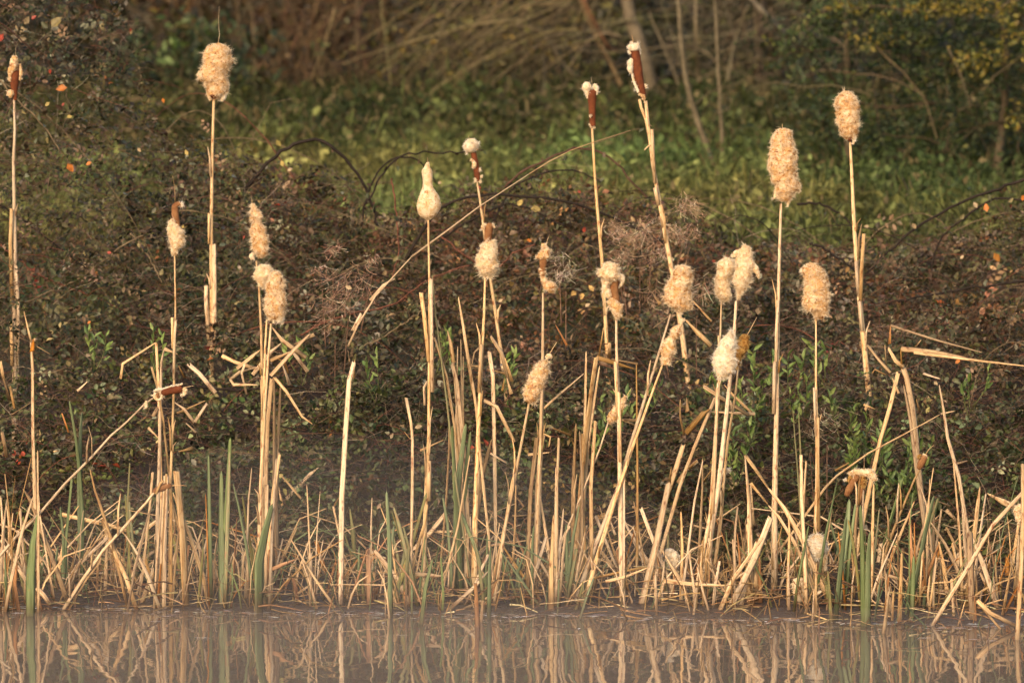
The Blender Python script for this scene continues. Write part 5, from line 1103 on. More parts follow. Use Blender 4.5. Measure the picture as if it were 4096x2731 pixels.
clump(DC, 'short rusty and straw stubs right of the lone snapped stalk', 'reeds', BB, BO, [('y', 24, [(645, 940), (620, 600), (600, 450)]), ('g', 20, [(655, 1060), (660, 690)]), ('y', 24, [(690, 1060), (670, 845)]), ('o', 34, [(720, 1075), (715, 880), (715, 700)]), ('s', 20, [(742, 980), (746, 720)]), ('s', 12, [(738, 980), (736, 560), (742, 380)]), ('t', 18, [(440, 545), (530, 380)], 'f'), ('g', 9, [(475, 1070), (520, 800)]), ('o', 26, [(755, 1060), (770, 960)]), ('o', 12, [(690, 780), (720, 710)]), ('t', 10, [(590, 1060), (590, 880)])], 0.0)
clump(GC, 'bright pair of upright green blades right of the rusty stubs', 'reeds', BB, BO, [('g', 28, [(848, 1140), (842, 700), (835, 340)]), ('g', 30, [(866, 1040), (872, 700), (882, 560)]), ('g', 16, [(830, 1000), (800, 830), (750, 650)])], -0.1)
clump(DC, 'fallen straw and crossed olive blades below the bottle-shaped head', 'reeds', BB, BO, [('s', 28, [(985, 1080), (900, 900), (755, 720)]), ('s', 12, [(860, 700), (830, 560), (795, 440)]), ('y', 28, [(872, 1080), (960, 800), (1020, 600), (1092, 350)]), ('y', 26, [(985, 820), (920, 560), (880, 440)]), ('t', 18, [(962, 1110), (958, 860)]), ('y', 16, [(1045, 1080), (1010, 850)]), ('s', 20, [(1030, 1040), (1125, 1000)], 'f'), ('s', 22, [(890, 870), (960, 760), (1120, 600), (1215, 480)], 'f'), ('s', 14, [(1145, 600), (1530, 600)], 'f'), ('t', 26, [(780, 1045), (860, 1060), (945, 1075)], 'f'), ('t', 24, [(1020, 870), (1120, 880), (1220, 885)], 'f'), ('s', 18, [(1030, 690), (1070, 560), (1095, 430)]), ('y', 22, [(950, 900), (970, 700), (940, 560)])], 0.02)
clump('broken_cattail_stalk', 'slim broken stalk with a kinked tip left of the bottle-shaped head', 'reeds', MB_, MI, [('k', 17, [(972, 1800), (975, 1560), (976, 1350), (968, 1240), (945, 1085)]), ('s', 9, [(968, 1340), (990, 1330)], 'f'), ('t', 4, [(965, 1340), (930, 1295)], 'f')], 0.12)
clump(GC, 'green leaf bent over double with a yellow fold, standing in open water', 'reeds', BB, BO, [('g', 26, [(1062, 1190), (1090, 950), (1130, 775)]), ('y', 22, [(1130, 775), (1158, 760), (1162, 830)], 'f'), ('g', 8, [(1150, 780), (1200, 700), (1275, 605)], 'f'), ('g', 18, [(1185, 1110), (1190, 1000), (1182, 760)]), ('g', 16, [(1175, 1060), (1160, 960), (1140, 840)])], -0.25)
clump(GC, 'tall green blades growing among the straws left of the shaggy pale cattail', 'reeds', BB, BO, [('g', 20, [(1235, 850), (1212, 550), (1195, 380)]), ('g', 22, [(1400, 720), (1320, 520), (1252, 365)]), ('g', 40, [(1305, 700), (1318, 300), (1342, -90)]), ('g', 28, [(1300, 620), (1278, 300), (1255, -80)]), ('g', 30, [(1330, 560), (1352, 200), (1372, -40)]), ('g', 20, [(1260, 1000), (1275, 700)])], 0.3)
clump(DC, 'crossing straws fallen on the water below the shaggy pale cattail', 'reeds', BB, BO, [('s', 22, [(1220, 1110), (1400, 950), (1485, 850)], 'f'), ('s', 16, [(1222, 1140), (1350, 1080), (1500, 1010), (1575, 970)], 'f'), ('s', 14, [(1330, 1085), (1390, 960), (1485, 745)]), ('y', 28, [(1588, 1060), (1540, 920), (1505, 760)]), ('g', 24, [(1498, 1160), (1500, 900), (1500, 690)]), ('g', 16, [(1580, 1020), (1580, 740)]), ('o', 30, [(1418, 1210), (1405, 930)]), ('s', 18, [(1385, 960), (1370, 500)]), ('s', 16, [(1215, 900), (1300, 560), (1368, 110)]), ('y', 20, [(1440, 900), (1425, 790), (1395, 650)]), ('t', 16, [(1320, 960), (1310, 860), (1345, 790)]), ('s', 12, [(1500, 880), (1530, 700), (1560, 540)]), ('g', 14, [(1470, 900), (1480, 620)]), ('t', 14, [(1170, 1110), (1165, 1000)]), ('t', 20, [(1440, 1180), (1452, 1040)])], -0.05)
clump(DC, 'cluster of upright cut-off straws between the bottle-shaped head and the pale shaggy one', 'reeds', MB_, MI, [('s', 26, [(1275, 1568), (1262, 1350), (1240, 1000), (1225, 870)]), ('s', 22, [(1238, 860), (1222, 740), (1200, 660)], 'f'), ('s', 20, [(1365, 1060), (1310, 700), (1270, 450)], 'f'), ('s', 16, [(1272, 1100), (1265, 760)]), ('s', 12, [(1272, 1000), (1285, 715)]), ('s', 17, [(1222, 1250), (1180, 940), (1120, 700)]), ('s', 24, [(1250, 1100), (1228, 750)]), ('s', 22, [(1292, 1400), (1290, 950)]), ('s', 16, [(1385, 1160), (1362, 985)]), ('y', 12, [(1225, 1100), (1140, 560), (1105, 310)]), ('s', 16, [(1290, 1200), (1300, 820)]), ('s', 14, [(1060, 1130), (1055, 1020), (1080, 980)], 'f'), ('s', 14, [(1030, 1415), (1180, 1345)], 'f'), ('t', 12, [(1200, 1400), (1215, 1230)])], 0.35)
clump(DC, 'broken folded straws hanging in the brambles right of the shaggy pale cattail', 'reeds', MB_, MI, [('s', 26, [(1590, 980), (1540, 800), (1468, 700)], 'f'), ('s', 22, [(1606, 980), (1560, 830)], 'f'), ('s', 20, [(1505, 1568), (1500, 1300), (1490, 950), (1465, 790)]), ('s', 24, [(1600, 1060), (1572, 955)], 'f'), ('s', 22, [(1620, 1360), (1510, 1140), (1430, 1100)], 'f'), ('s', 16, [(1420, 890), (1320, 880)], 'f'), ('t', 14, [(1600, 940), (1450, 905)], 'f'), ('t', 12, [(1400, 770), (1370, 800), (1350, 900)], 'f'), ('t', 16, [(1545, 1040), (1560, 960)], 'f'), ('t', 30, [(1440, 1568), (1470, 1420), (1480, 1340)]), ('s', 10, [(1470, 1430), (1570, 1490)], 'f')], 0.5)
clump('broken_reed', 'long thin straw slanting across the whole middle of the bank', 'reeds', (0, 0), D, [('s', 4.4, [(800, 795), (822, 745), (862, 680), (945, 590)], 'f'), ('s', 3.6, [(945, 590), (1100, 475), (1215, 400)], 'f'), ('t', 2.8, [(1215, 400), (1260, 372), (1310, 346)], 'f'), ('t', 2.2, [(1310, 346), (1360, 328), (1448, 300)], 'f'), ('s', 8, [(812, 760), (830, 720)], 'f'), ('s', 5, [(850, 690), (880, 655), (905, 640)], 'f')], 1.3, 0.0)
clump(DC, 'mop of drooping folded straw leaves behind the double-lobed cattail', 'reeds', MB_, MI, [('s', 26, [(90, 945), (240, 780), (340, 680)], 'f'), ('s', 24, [(322, 922), (228, 800)], 'f'), ('s', 26, [(312, 832), (160, 720), (100, 640)], 'f'), ('s', 20, [(-20, 940), (100, 790), (160, 740)], 'f'), ('s', 22, [(90, 850), (250, 780)], 'f'), ('s', 20, [(212, 1002), (165, 870)], 'f'), ('s', 22, [(366, 688), (240, 750)], 'f'), ('s', 17, [(110, 950), (200, 1040), (300, 1200), (358, 1250)], 'f'), ('t', 24, [(84, 1500), (92, 960)]), ('t', 24, [(106, 1500), (114, 970)]), ('t', 28, [(150, 1400), (155, 1000)]), ('s', 20, [(-160, 970), (-100, 920), (10, 890)], 'f'), ('s', 20, [(-160, 970), (-140, 1000), (10, 1002)], 'f'), ('s', 22, [(-215, 820), (-130, 860), (10, 905)], 'f'), ('s', 20, [(-120, 900), (-20, 820), (30, 780)], 'f'), ('t', 16, [(200, 930), (180, 860), (120, 830)], 'f'), ('s', 14, [(-60, 1060), (-90, 930), (-70, 870)], 'f')], 0.5, 0.06)
clump(DC, 'tent of bent-over straws above the sideways brown cattail', 'reeds', MA, MI, [('s', 16, [(757, 965), (770, 870), (980, 735)], 'f'), ('s', 22, [(1000, 1240), (1010, 860), (1030, 775)]), ('s', 18, [(988, 1010), (980, 740)]), ('s', 14, [(965, 1000), (950, 890)]), ('s', 22, [(1030, 775), (1118, 812)], 'f'), ('s', 24, [(1352, 1052), (1250, 930), (1180, 870)], 'f'), ('s', 18, [(1220, 1238), (1150, 1150), (1088, 1108)], 'f'), ('s', 18, [(1222, 1235), (1300, 1120)], 'f'), ('t', 13, [(1110, 1180), (1290, 1100)], 'f'), ('t', 6, [(70, 1190), (200, 1110)], 'f'), ('s', 14, [(1230, 1300), (1165, 1240)], 'f'), ('y', 10, [(1190, 880), (1165, 820)], 'f'), ('t', 20, [(960, 1200), (985, 1140)], 'f'), ('t', 14, [(1160, 960), (1120, 880)], 'f')], 0.4)
clump(DC, 'brown broken leaves caught in the brambles at the far left', 'reeds', MA, MI, [('t', 22, [(45, 1455), (10, 1300)], 'f'), ('s', 20, [(25, 980), (0, 850)], 'f'), ('t', 24, [(60, 1100), (20, 960)], 'f'), ('t', 16, [(90, 1150), (60, 1010)], 'f'), ('o', 10, [(430, 1300), (385, 1180)], 'f'), ('t', 26, [(1210, 1400), (1120, 1420)], 'f'), ('s', 16, [(930, 1270), (1000, 1340)], 'f'), ('s', 10, [(335, 1420), (370, 1415)], 'f'), ('s', 14, [(485, 1040), (550, 980)], 'f')], 0.7)
clump(DC, 'rusty-edged twin stalk under the small crooked cattail', 'reeds', BC, BO, [('s', 32, [(152, 760), (162, 300), (185, 0)]), ('t', 24, [(112, 760), (130, 350), (160, 0)]), ('s', 20, [(235, 880), (170, 770), (150, 690)]), ('g', 18, [(132, 1080), (132, 700), (140, 560)]), ('s', 22, [(245, 800), (205, 560), (180, 370)]), ('g', 18, [(65, 1080), (35, 860), (100, 680)]), ('t', 16, [(40, 470), (75, 440), (30, 380)], 'f'), ('s', 18, [(0, 280), (45, 100), (75, -20)]), ('t', 12, [(0, 500), (110, 495)], 'f'), ('s', 16, [(0, 560), (25, 300)]), ('t', 18, [(150, 920), (200, 860)])], 0.15)
clump(DC, 'thick cut-off straw stub and thin stalks in the centre of the water edge', 'reeds', BC, BO, [('s', 36, [(270, 1110), (270, 800), (265, 490)]), ('s', 15, [(278, 600), (280, 190)]), ('s', 15, [(292, 620), (300, 0)]), ('s', 22, [(300, 760), (330, 450)]), ('s', 16, [(330, 760), (345, 620), (370, 560)]), ('t', 10, [(296, 1100), (292, 640)]), ('s', 14, [(180, 1020), (240, 860)]), ('s', 26, [(190, 960), (215, 880), (260, 820)]), ('s', 14, [(480, 560), (450, 660), (420, 740)], 'f'), ('s', 20, [(385, 1060), (420, 820), (470, 600)])], 0.02)
clump(GC, 'green blades beside the thick cut-off straw stub', 'reeds', BC, BO, [('g', 28, [(352, 1060), (350, 800), (346, 550)]), ('g', 20, [(375, 900), (405, 640), (430, 430)]), ('g', 16, [(430, 1160), (470, 1030), (525, 890)]), ('g', 12, [(290, 1130), (300, 900)]), ('g', 14, [(425, 1060), (425, 780)])], -0.05)
clump(DC, 'thin white-edged straws fallen criss-cross under the two leaning cattails', 'reeds', BC, BO, [('s', 13, [(622, 1060), (515, 850), (408, 640)]), ('s', 10, [(592, 880), (515, 800)], 'f'), ('s', 14, [(602, 960), (555, 770)]), ('s', 22, [(695, 1010), (640, 820), (510, 640)]), ('y', 26, [(448, 1090), (456, 930)]), ('s', 18, [(640, 1050), (610, 900)]), ('t', 14, [(480, 910), (640, 870), (830, 830), (930, 830)], 'f'), ('s', 20, [(600, 920), (720, 890), (870, 830)], 'f'), ('s', 12, [(660, 620), (605, 470)], 'f'), ('s', 18, [(770, 1010), (760, 860)]), ('t', 14, [(735, 1040), (745, 880)]), ('s', 14, [(735, 1160), (690, 1090)]), ('s', 14, [(715, 700), (722, 250)]), ('t', 12, [(315, 920), (460, 925)], 'f')], 0.0)
clump(DC, 'heavy slanting straw stalk with split top right of the half-burst cattail', 'reeds', BC, BO, [('s', 42, [(805, 1090), (900, 700), (1000, 290)]), ('s', 30, [(985, 380), (1050, 190), (1092, 40)], 'f'), ('s', 18, [(1005, 300), (1020, 185)], 'f'), ('s', 22, [(1000, 910), (900, 660), (818, 450)]), ('t', 15, [(970, 990), (805, 760)]), ('s', 12, [(890, 1110), (970, 960)]), ('s', 20, [(790, 720), (880, 580)], 'f'), ('o', 20, [(985, 1000), (940, 830), (915, 700)]), ('s', 26, [(1070, 900), (960, 720)]), ('y', 26, [(985, 1060), (1000, 610)]), ('s', 12, [(812, 460), (775, 440)], 'f'), ('s', 18, [(960, 1090), (962, 930)]), ('s', 14, [(870, 1010), (900, 850)]), ('t', 20, [(900, 1040), (905, 860)]), ('s', 12, [(855, 985), (890, 1020)], 'f')], 0.0)
clump(DC, 'pointed upright straw with a level straw lying across it', 'reeds', BC, BO, [('s', 22, [(1082, 1080), (1092, 700), (1080, 470)]), ('s', 16, [(1100, 850), (1160, 400), (1222, 140)]), ('s', 18, [(1160, 930), (1130, 720)]), ('s', 18, [(1125, 1090), (1095, 930)]), ('s', 28, [(975, 915), (1140, 935), (1370, 945)], 'f'), ('s', 14, [(1040, 1050), (1065, 900)]), ('s', 16, [(1160, 1140), (1185, 960)]), ('t', 14, [(1255, 1100), (1240, 950), (1225, 860)]), ('s', 22, [(1060, 290), (1110, 210), (1190, 145)], 'f'), ('s', 20, [(1060, 640), (1100, 560)], 'f')], -0.05)
clump(DC, 'loose straws at the foot of the broad shaggy cream cattail', 'reeds', BC, BO, [('s', 20, [(1275, 640), (1288, 420)]), ('s', 15, [(1315, 865), (1240, 770)], 'f'), ('s', 20, [(1218, 292), (1280, 200)], 'f'), ('s', 14, [(1285, 545), (1462, 420)], 'f'), ('s', 22, [(1348, 832), (1480, 710)], 'f'), ('s', 24, [(1255, 1080), (1400, 920), (1500, 850)]), ('s', 14, [(1350, 1060), (1360, 990)]), ('t', 20, [(1225, 1010), (1330, 870), (1350, 850)]), ('t', 5, [(1195, 888), (1400, 920), (1600, 950)], 'f'), ('t', 12, [(1160, 560), (1280, 590)], 'f'), ('o', 14, [(1455, 760), (1440, 610)]), ('s', 12, [(1300, 1080), (1290, 960)])], 0.05)
clump(DC, 'tepee of broad bright straws left of the tall straight cattail', 'reeds', BC, BO, [('s', 30, [(1515, 700), (1505, 400), (1490, 110)]), ('s', 20, [(1490, 110), (1570, 220), (1660, 355)], 'f'), ('s', 38, [(1430, 1100), (1500, 900), (1560, 660)]), ('s', 38, [(1390, 1105), (1560, 760), (1660, 510)]), ('s', 30, [(1335, 1120), (1430, 900), (1600, 640)]), ('s', 42, [(1545, 900), (1520, 740), (1512, 545)]), ('o', 28, [(1580, 1090), (1575, 900), (1582, 760)]), ('s', 18, [(1545, 560), (1525, 290)], 'f'), ('s', 18, [(1525, 290), (1640, 430)], 'f'), ('s', 30, [(1500, 1080), (1520, 860), (1590, 640)]), ('s', 22, [(1640, 760), (1610, 660), (1570, 610)], 'f'), ('t', 18, [(1545, 1100), (1500, 960)]), ('s', 26, [(1460, 1100), (1510, 900)]), ('t', 12, [(1440, 600), (1445, 440)])], -0.03)
clump(DC, 'slanting pair of straws crossing under the tall straight cattail', 'reeds', BD, BO, [('s', 32, [(210, 640), (100, 450), (0, 320)]), ('s', 22, [(160, 660), (60, 500), (0, 430)]), ('s', 22, [(125, 745), (0, 660)], 'f'), ('s', 26, [(115, 980), (50, 850), (0, 750)]), ('s', 18, [(135, 860), (146, 620), (130, 480)]), ('s', 24, [(135, 1120), (130, 790)]), ('t', 14, [(40, 1000), (60, 700), (90, 560)]), ('s', 20, [(60, 1060), (30, 930)]), ('y', 22, [(0, 1190), (140, 1140), (300, 1110)], 'f'), ('t', 12, [(20, 1170), (0, 1040)])], -0.02)
clump(DC, 'slender tall straws beside the lone honey-cream cattail', 'reeds', BD, BO, [('y', 10, [(222, 680), (190, 200), (172, 0), (160, -180)]), ('y', 12, [(232, 660), (215, 300), (200, -20), (196, -160)]), ('s', 22, [(232, 690), (205, 110)]), ('s', 14, [(242, 680), (240, 150)]), ('s', 28, [(300, 1160), (310, 800)]), ('y', 22, [(405, 1180), (382, 850)]), ('y', 13, [(392, 1080), (340, 800), (290, 560)]), ('g', 16, [(195, 900), (260, 560)]), ('s', 11, [(372, 700), (412, 450)]), ('g', 14, [(365, 640), (442, 280)]), ('s', 18, [(248, 1042), (342, 980)], 'f'), ('g', 18, [(235, 860), (250, 600)]), ('t', 16, [(240, 1120), (225, 960)]), ('o', 14, [(325, 1220), (330, 1080)]), ('s', 16, [(285, 1170), (296, 960)])], -0.1)
clump(GC, 'dense stand of deep green blades under the mushroom-shaped head', 'reeds', BD, BO, [('g', 30, [(602, 1200), (596, 700), (590, 430)]), ('g', 36, [(636, 1200), (640, 800), (652, 600)]), ('g', 26, [(662, 960), (760, 620), (862, 255)]), ('g', 38, [(480, 760), (505, 560), (520, 390)]), ('g', 22, [(530, 640), (560, 420)]), ('g', 32, [(432, 1170), (470, 800), (500, 500)]), ('y', 18, [(570, 900), (540, 680), (512, 520)]), ('s', 21, [(604, 760), (610, 330)]), ('s', 25, [(663, 760), (676, 290)]), ('y', 14, [(685, 700), (712, 450)]), ('g', 20, [(455, 1120), (490, 780)]), ('o', 16, [(470, 780), (450, 600)]), ('g', 16, [(545, 1100), (520, 880)]), ('s', 14, [(550, 940), (500, 870)], 'f'), ('g', 14, [(680, 1180), (720, 900)]), ('s', 18, [(380, 820), (480, 790), (580, 760)], 'f')], -0.1)
clump(DC, 'short cut-off straw stubs in the water right of the deep green stand', 'reeds', BD, BO, [('s', 30, [(742, 1250), (772, 980)]), ('s', 34, [(842, 1180), (856, 730)]), ('s', 20, [(795, 1175), (802, 975)]), ('s', 18, [(1022, 1095), (880, 930), (735, 730)]), ('t', 14, [(835, 830), (828, 570)]), ('o', 14, [(770, 900), (800, 700)]), ('s', 16, [(770, 880), (840, 900), (880, 930)], 'f'), ('s', 14, [(700, 900), (830, 600)]), ('t', 10, [(780, 1240), (790, 1210), (910, 1190)], 'f'), ('s', 18, [(735, 735), (690, 700)], 'f'), ('s', 14, [(690, 1060), (660, 1030)], 'f')], -0.3)
clump(GC, 'green blades with rusty tips between the straw stubs and the crossed stalks', 'reeds', BD, BO, [('g', 32, [(918, 1170), (928, 950), (932, 750)]), ('g', 30, [(940, 900), (1000, 600), (1062, 368)]), ('y', 22, [(1005, 640), (1088, 385)]), ('o', 17, [(920, 820), (905, 480)]), ('o', 14, [(938, 800), (936, 540)]), ('o', 14, [(1002, 890), (985, 700)]), ('g', 16, [(880, 1150), (905, 900)]), ('g', 14, [(965, 1100), (975, 850)]), ('g', 8, [(925, 600), (925, 350)]), ('o', 24, [(1000, 920), (1050, 800), (1100, 660)])], 0.0)
clump(DC, 'leaning flat straws and a spotted bare stalk left of the crossing diagonal', 'reeds', BD, BO, [('k', 24, [(1300, 700), (1232, 250), (1160, 0), (1130, -180), (1095, -340)]), ('s', 18, [(1215, 560), (1185, 140)]), ('s', 26, [(1272, 860), (1240, 390)]), ('s', 22, [(1205, 840), (1130, 680), (1040, 540)]), ('s', 30, [(1155, 1080), (1120, 820), (1090, 660)]), ('s', 18, [(1245, 830), (1060, 590)], 'f'), ('s', 14, [(1030, 560), (1010, 420), (970, 300)]), ('s', 12, [(1015, 560), (1058, 190)]), ('t', 14, [(985, 600), (1050, 420)]), ('s', 12, [(1025, 480), (1035, 260)]), ('s', 18, [(1190, 1160), (1175, 900)]), ('s', 14, [(1060, 860), (1085, 700)]), ('t', 16, [(1120, 980), (1070, 860)]), ('s', 20, [(1140, 460), (1230, 560)], 'f'), ('t', 18, [(1190, 170), (1280, 145)], 'f'), ('s', 18, [(1040, 1150), (1020, 1010), (1035, 880)])], 0.05)
clump(DC, 'crossed broad straws with a long diagonal stalk at the right', 'reeds', BD, BO, [('s', 30, [(1310, 660), (1340, 400), (1356, 310)]), ('s', 18, [(1345, 700), (1396, 360)]), ('s', 34, [(1475, 1120), (1360, 780), (1290, 600)]), ('t', 38, [(1312, 1170), (1302, 850), (1290, 600)]), ('k', 24, [(1045, 1200), (1270, 830), (1430, 560), (1640, 335)]), ('s', 15, [(1260, 1050), (1400, 960), (1600, 880)], 'f'), ('s', 22, [(1625, 1225), (1420, 1120), (1330, 1040)]), ('s', 18, [(1485, 1220), (1330, 1040)]), ('s', 13, [(1030, 1170), (1065, 930), (1180, 920), (1250, 860)]), ('s', 34, [(1615, 465), (1500, 410), (1400, 355)], 'f'), ('o', 18, [(1330, 1180), (1322, 1010)]), ('s', 12, [(1215, 1200), (1262, 1040)]), ('s', 10, [(1180, 700), (1290, 620)], 'f'), ('t', 10, [(1200, 860), (1260, 850), (1500, 820)], 'f'), ('s', 12, [(1130, 590), (1300, 530), (1440, 520)], 'f'), ('t', 14, [(1400, 900), (1415, 800)]), ('s', 16, [(1360, 1060), (1400, 1130)], 'f')], -0.05)
clump(DC, 'tall straight stalk at the far right edge with rusty stubs at its foot', 'reeds', BD, BO, [('k', 28, [(1578, 1300), (1600, 800), (1636, 170)]), ('s', 24, [(1498, 1150), (1560, 800)]), ('o', 26, [(1525, 1000), (1530, 770)]), ('g', 14, [(1582, 950), (1592, 640)]), ('t', 8, [(1600, 900), (1640, 700)]), ('g', 7, [(1460, 860), (1520, 600), (1600, 240)]), ('o', 12, [(1405, 1280), (1415, 1180)]), ('s', 22, [(1600, 760), (1605, 620)])], -0.3)
clump(DC, 'pale cut-off straws and dark folded leaf behind the upright stem with the hidden head', 'reeds', MC, MI, [('s', 30, [(465, 1400), (510, 1000), (530, 830)]), ('s', 26, [(490, 1400), (550, 880)]), ('s', 22, [(452, 1240), (460, 920), (465, 790)]), ('t', 22, [(530, 830), (660, 870), (775, 905)], 'f'), ('t', 17, [(778, 1300), (780, 870)]), ('t', 13, [(790, 872), (620, 840)], 'f'), ('s', 12, [(200, 1150), (310, 1050)], 'f'), ('s', 11, [(310, 1050), (452, 930)], 'f'), ('s', 12, [(545, 830), (575, 640)], 'f'), ('o', 14, [(345, 755), (270, 620)], 'f'), ('s', 24, [(525, 1640), (520, 1225)]), ('t', 16, [(870, 1230), (700, 1222)], 'f'), ('t', 9, [(690, 1220), (800, 1270)], 'f'), ('t', 28, [(400, 1640), (402, 1240)]), ('t', 16, [(370, 1320), (250, 1270)], 'f'), ('s', 14, [(230, 1390), (240, 1330), (180, 1300)], 'f'), ('t', 20, [(432, 1640), (424, 1290)]), ('t', 18, [(452, 1640), (440, 1310)]), ('s', 14, [(100, 1440), (240, 1425)], 'f'), ('s', 22, [(610, 830), (608, 740)], 'f')], 0.45)
clump(DC, 'mottled pale sheath snapped downwards behind the fat lumpy head', 'reeds', MC, MI, [('s', 30, [(1248, 758), (1170, 680), (1085, 590)], 'f'), ('s', 15, [(1250, 605), (1130, 470)], 'f'), ('t', 24, [(930, 495), (890, 445)], 'f'), ('t', 6, [(1000, 560), (880, 650)], 'f')], 0.9, 0.05)
clump(DC, 'level and crossed straws caught in leaves below the broad shaggy cream cattail', 'reeds', MC, MI, [('s', 20, [(1485, 1192), (1340, 1100), (1200, 1010)], 'f'), ('s', 16, [(1520, 1192), (1390, 1070), (1330, 1000)], 'f'), ('s', 20, [(1525, 1185), (1240, 1170)], 'f'), ('t', 28, [(1090, 1305), (1200, 1180), (1250, 1150)], 'f'), ('s', 22, [(1050, 1640), (1140, 1400), (1280, 1080)]), ('t', 12, [(1080, 1320), (1055, 1200), (1060, 1090)], 'f'), ('s', 16, [(1185, 1640), (1195, 1460)]), ('t', 14, [(1360, 1340), (1390, 1350)], 'f'), ('t', 14, [(1110, 1530), (1165, 1470)], 'f'), ('t', 26, [(1100, 1170), (1095, 1080)], 'f')], 0.5)
clump(DC, 'collapsed straw sheaf with two long leaves pointing right, above the mushroom-shaped head', 'reeds', MD, MI, [('s', 16, [(768, 925), (700, 850), (620, 750)], 'f'), ('s', 24, [(715, 1345), (770, 1150), (820, 925)]), ('s', 30, [(945, 1330), (920, 1130), (880, 960), (850, 890)]), ('t', 24, [(888, 1220), (850, 1000)]), ('s', 24, [(850, 890), (800, 850), (758, 768)], 'f'), ('s', 14, [(742, 890), (733, 750)], 'f'), ('o', 18, [(762, 745), (770, 625)], 'f'), ('t', 13, [(770, 630), (1050, 720), (1345, 800)], 'f'), ('t', 28, [(835, 778), (1050, 800), (1245, 832)], 'f'), ('s', 16, [(915, 800), (1230, 840), (1620, 885)], 'f'), ('s', 18, [(975, 930), (1082, 965)], 'f'), ('s', 13, [(925, 765), (962, 718)], 'f'), ('s', 14, [(820, 1055), (778, 955)], 'f'), ('t', 14, [(840, 900), (832, 770)], 'f'), ('s', 14, [(600, 1125), (675, 1155)], 'f'), ('s', 18, [(610, 1160), (635, 1110)], 'f'), ('t', 18, [(955, 1170), (930, 1090)], 'f'), ('t', 10, [(655, 930), (670, 905), (745, 940)], 'f')], 0.55, 0.05)
clump('broken_reed', 'long slanting brown straw pointing up to the right above the mushroom-shaped head', 'reeds', MD, MI, [('k', 14, [(330, 1640), (400, 1568), (600, 1430), (950, 1250), (1085, 1185)]), ('s', 10, [(1085, 1185), (1172, 1165)], 'f'), ('t', 9, [(420, 1540), (510, 1490)], 'f')], 0.3, 0.0)

# ------------------------------------------------------------------ litter of broken straw on the mud, stubs, flecks and painted gleams in the shallows
m_lit = leaf_mat('straw_litter', 0.5, 0.3, 0.0)
n = 1100
lx = rng.uniform(-2.9, 2.9, n); ly = shore(lx) + rng.uniform(-0.10, 1.0, n) ** 1.0; lz = ground(lx, ly) + rng.uniform(0.004, 0.03, n) + 0.10 * rng.random(n) ** 3
st = np.stack([lx, ly, np.maximum(lz, 0.004)], -1)
dr = rng.normal(size=(n, 3)) * np.array((1, 0.6, 0.16)) + np.array((0, 0, 0.10))
p1 = twig_cloud(st, dr, rng.uniform(0.03, 0.22, n), rng.uniform(0.0010, 0.0046, n), [(3, (0.46, 0.31, 0.15)), (3, (0.28, 0.155, 0.068)), (2.5, (0.13, 0.065, 0.03)), (1, (0.62, 0.46, 0.26))], K=4, wig=0.12, sag=0.1)
n = 330
lx = rng.uniform(-2.9, 2.9, n); ly = shore(lx) + rng.uniform(-0.12, 0.7, n)
st = np.stack([lx, ly, np.full(n, -0.03)], -1)
p2 = twig_cloud(st, rng.normal(size=(n, 3)) * np.array((0.28, 0.2, 0)) + np.array((0, 0, 1.0)), rng.uniform(0.06, 0.30, n) ** 1.0, rng.uniform(0.0012, 0.0045, n), [(3, (0.17, 0.085, 0.035)), (2, (0.30, 0.18, 0.075)), (2, (0.075, 0.055, 0.025)), (2, (0.075, 0.10, 0.045))], K=4, wig=0.08, sag=0.02)
o = cloud_obj('reed_litter', [p1, p2], m_lit); tag(o, 'broken straw bits and stubs littering the mud along the waterline', 'litter', kind='stuff')
n = 900
fx = rng.uniform(-2.9, 2.9, n); off = np.where(rng.random(n) < 0.75, rng.normal(size=n) * 0.045 - 0.03, -np.abs(rng.normal(size=n)) * 0.25)
fy = shore(fx) + off
pos = np.stack([fx, fy, np.full(n, 0.003)], -1)
dirs = rng.normal(size=(n, 3)) * np.array((1, 0.35, 0)); nrm = np.tile(np.array((0, 0, 1.0)), (n, 1))
V, F = leaves_np(pos, dirs, nrm, rng.uniform(0.008, 0.07, n), rng.uniform(0.004, 0.014, n), 0.05, 0.0)
C = np.repeat(pick(n, [(3, (0.50, 0.43, 0.37)), (2, (0.75, 0.69, 0.63)), (3, (0.16, 0.10, 0.07)), (1, (0.42, 0.17, 0.07))]), 6, 0)  # pale colours also paint gleams of the water, among scum and brown bits
o = link('debris_and_gleams', mesh_np('debris_and_gleams', V, F, C), m_lit); tag(o, 'floating scum, flecks and painted pale water gleams along the waterline', 'debris', kind='stuff')

# fine dead grass stems between the reeds and the brambles
n = 1500
lx = rng.uniform(-2.8, 2.8, n); ly = shore(lx) + rng.uniform(0.5, 1.9, n)
st = np.stack([lx, ly, ground(lx, ly)], -1)
p1 = twig_cloud(st, rng.normal(size=(n, 3)) * np.array((0.7, 0.4, 0.2)) + np.array((0, 0, 0.75)), rng.uniform(0.12, 0.5, n), rng.uniform(0.0008, 0.0019, n), [(3, (0.17, 0.11, 0.06)), (2, (0.10, 0.065, 0.035)), (2, (0.26, 0.18, 0.10)), (1, (0.06, 0.075, 0.03))], K=6, wig=0.3, sag=0.45)
o = cloud_obj('dead_undergrowth', [p1], M_twig); tag(o, 'fine dead stems tangled between the reeds and the brambles', 'undergrowth', kind='stuff')

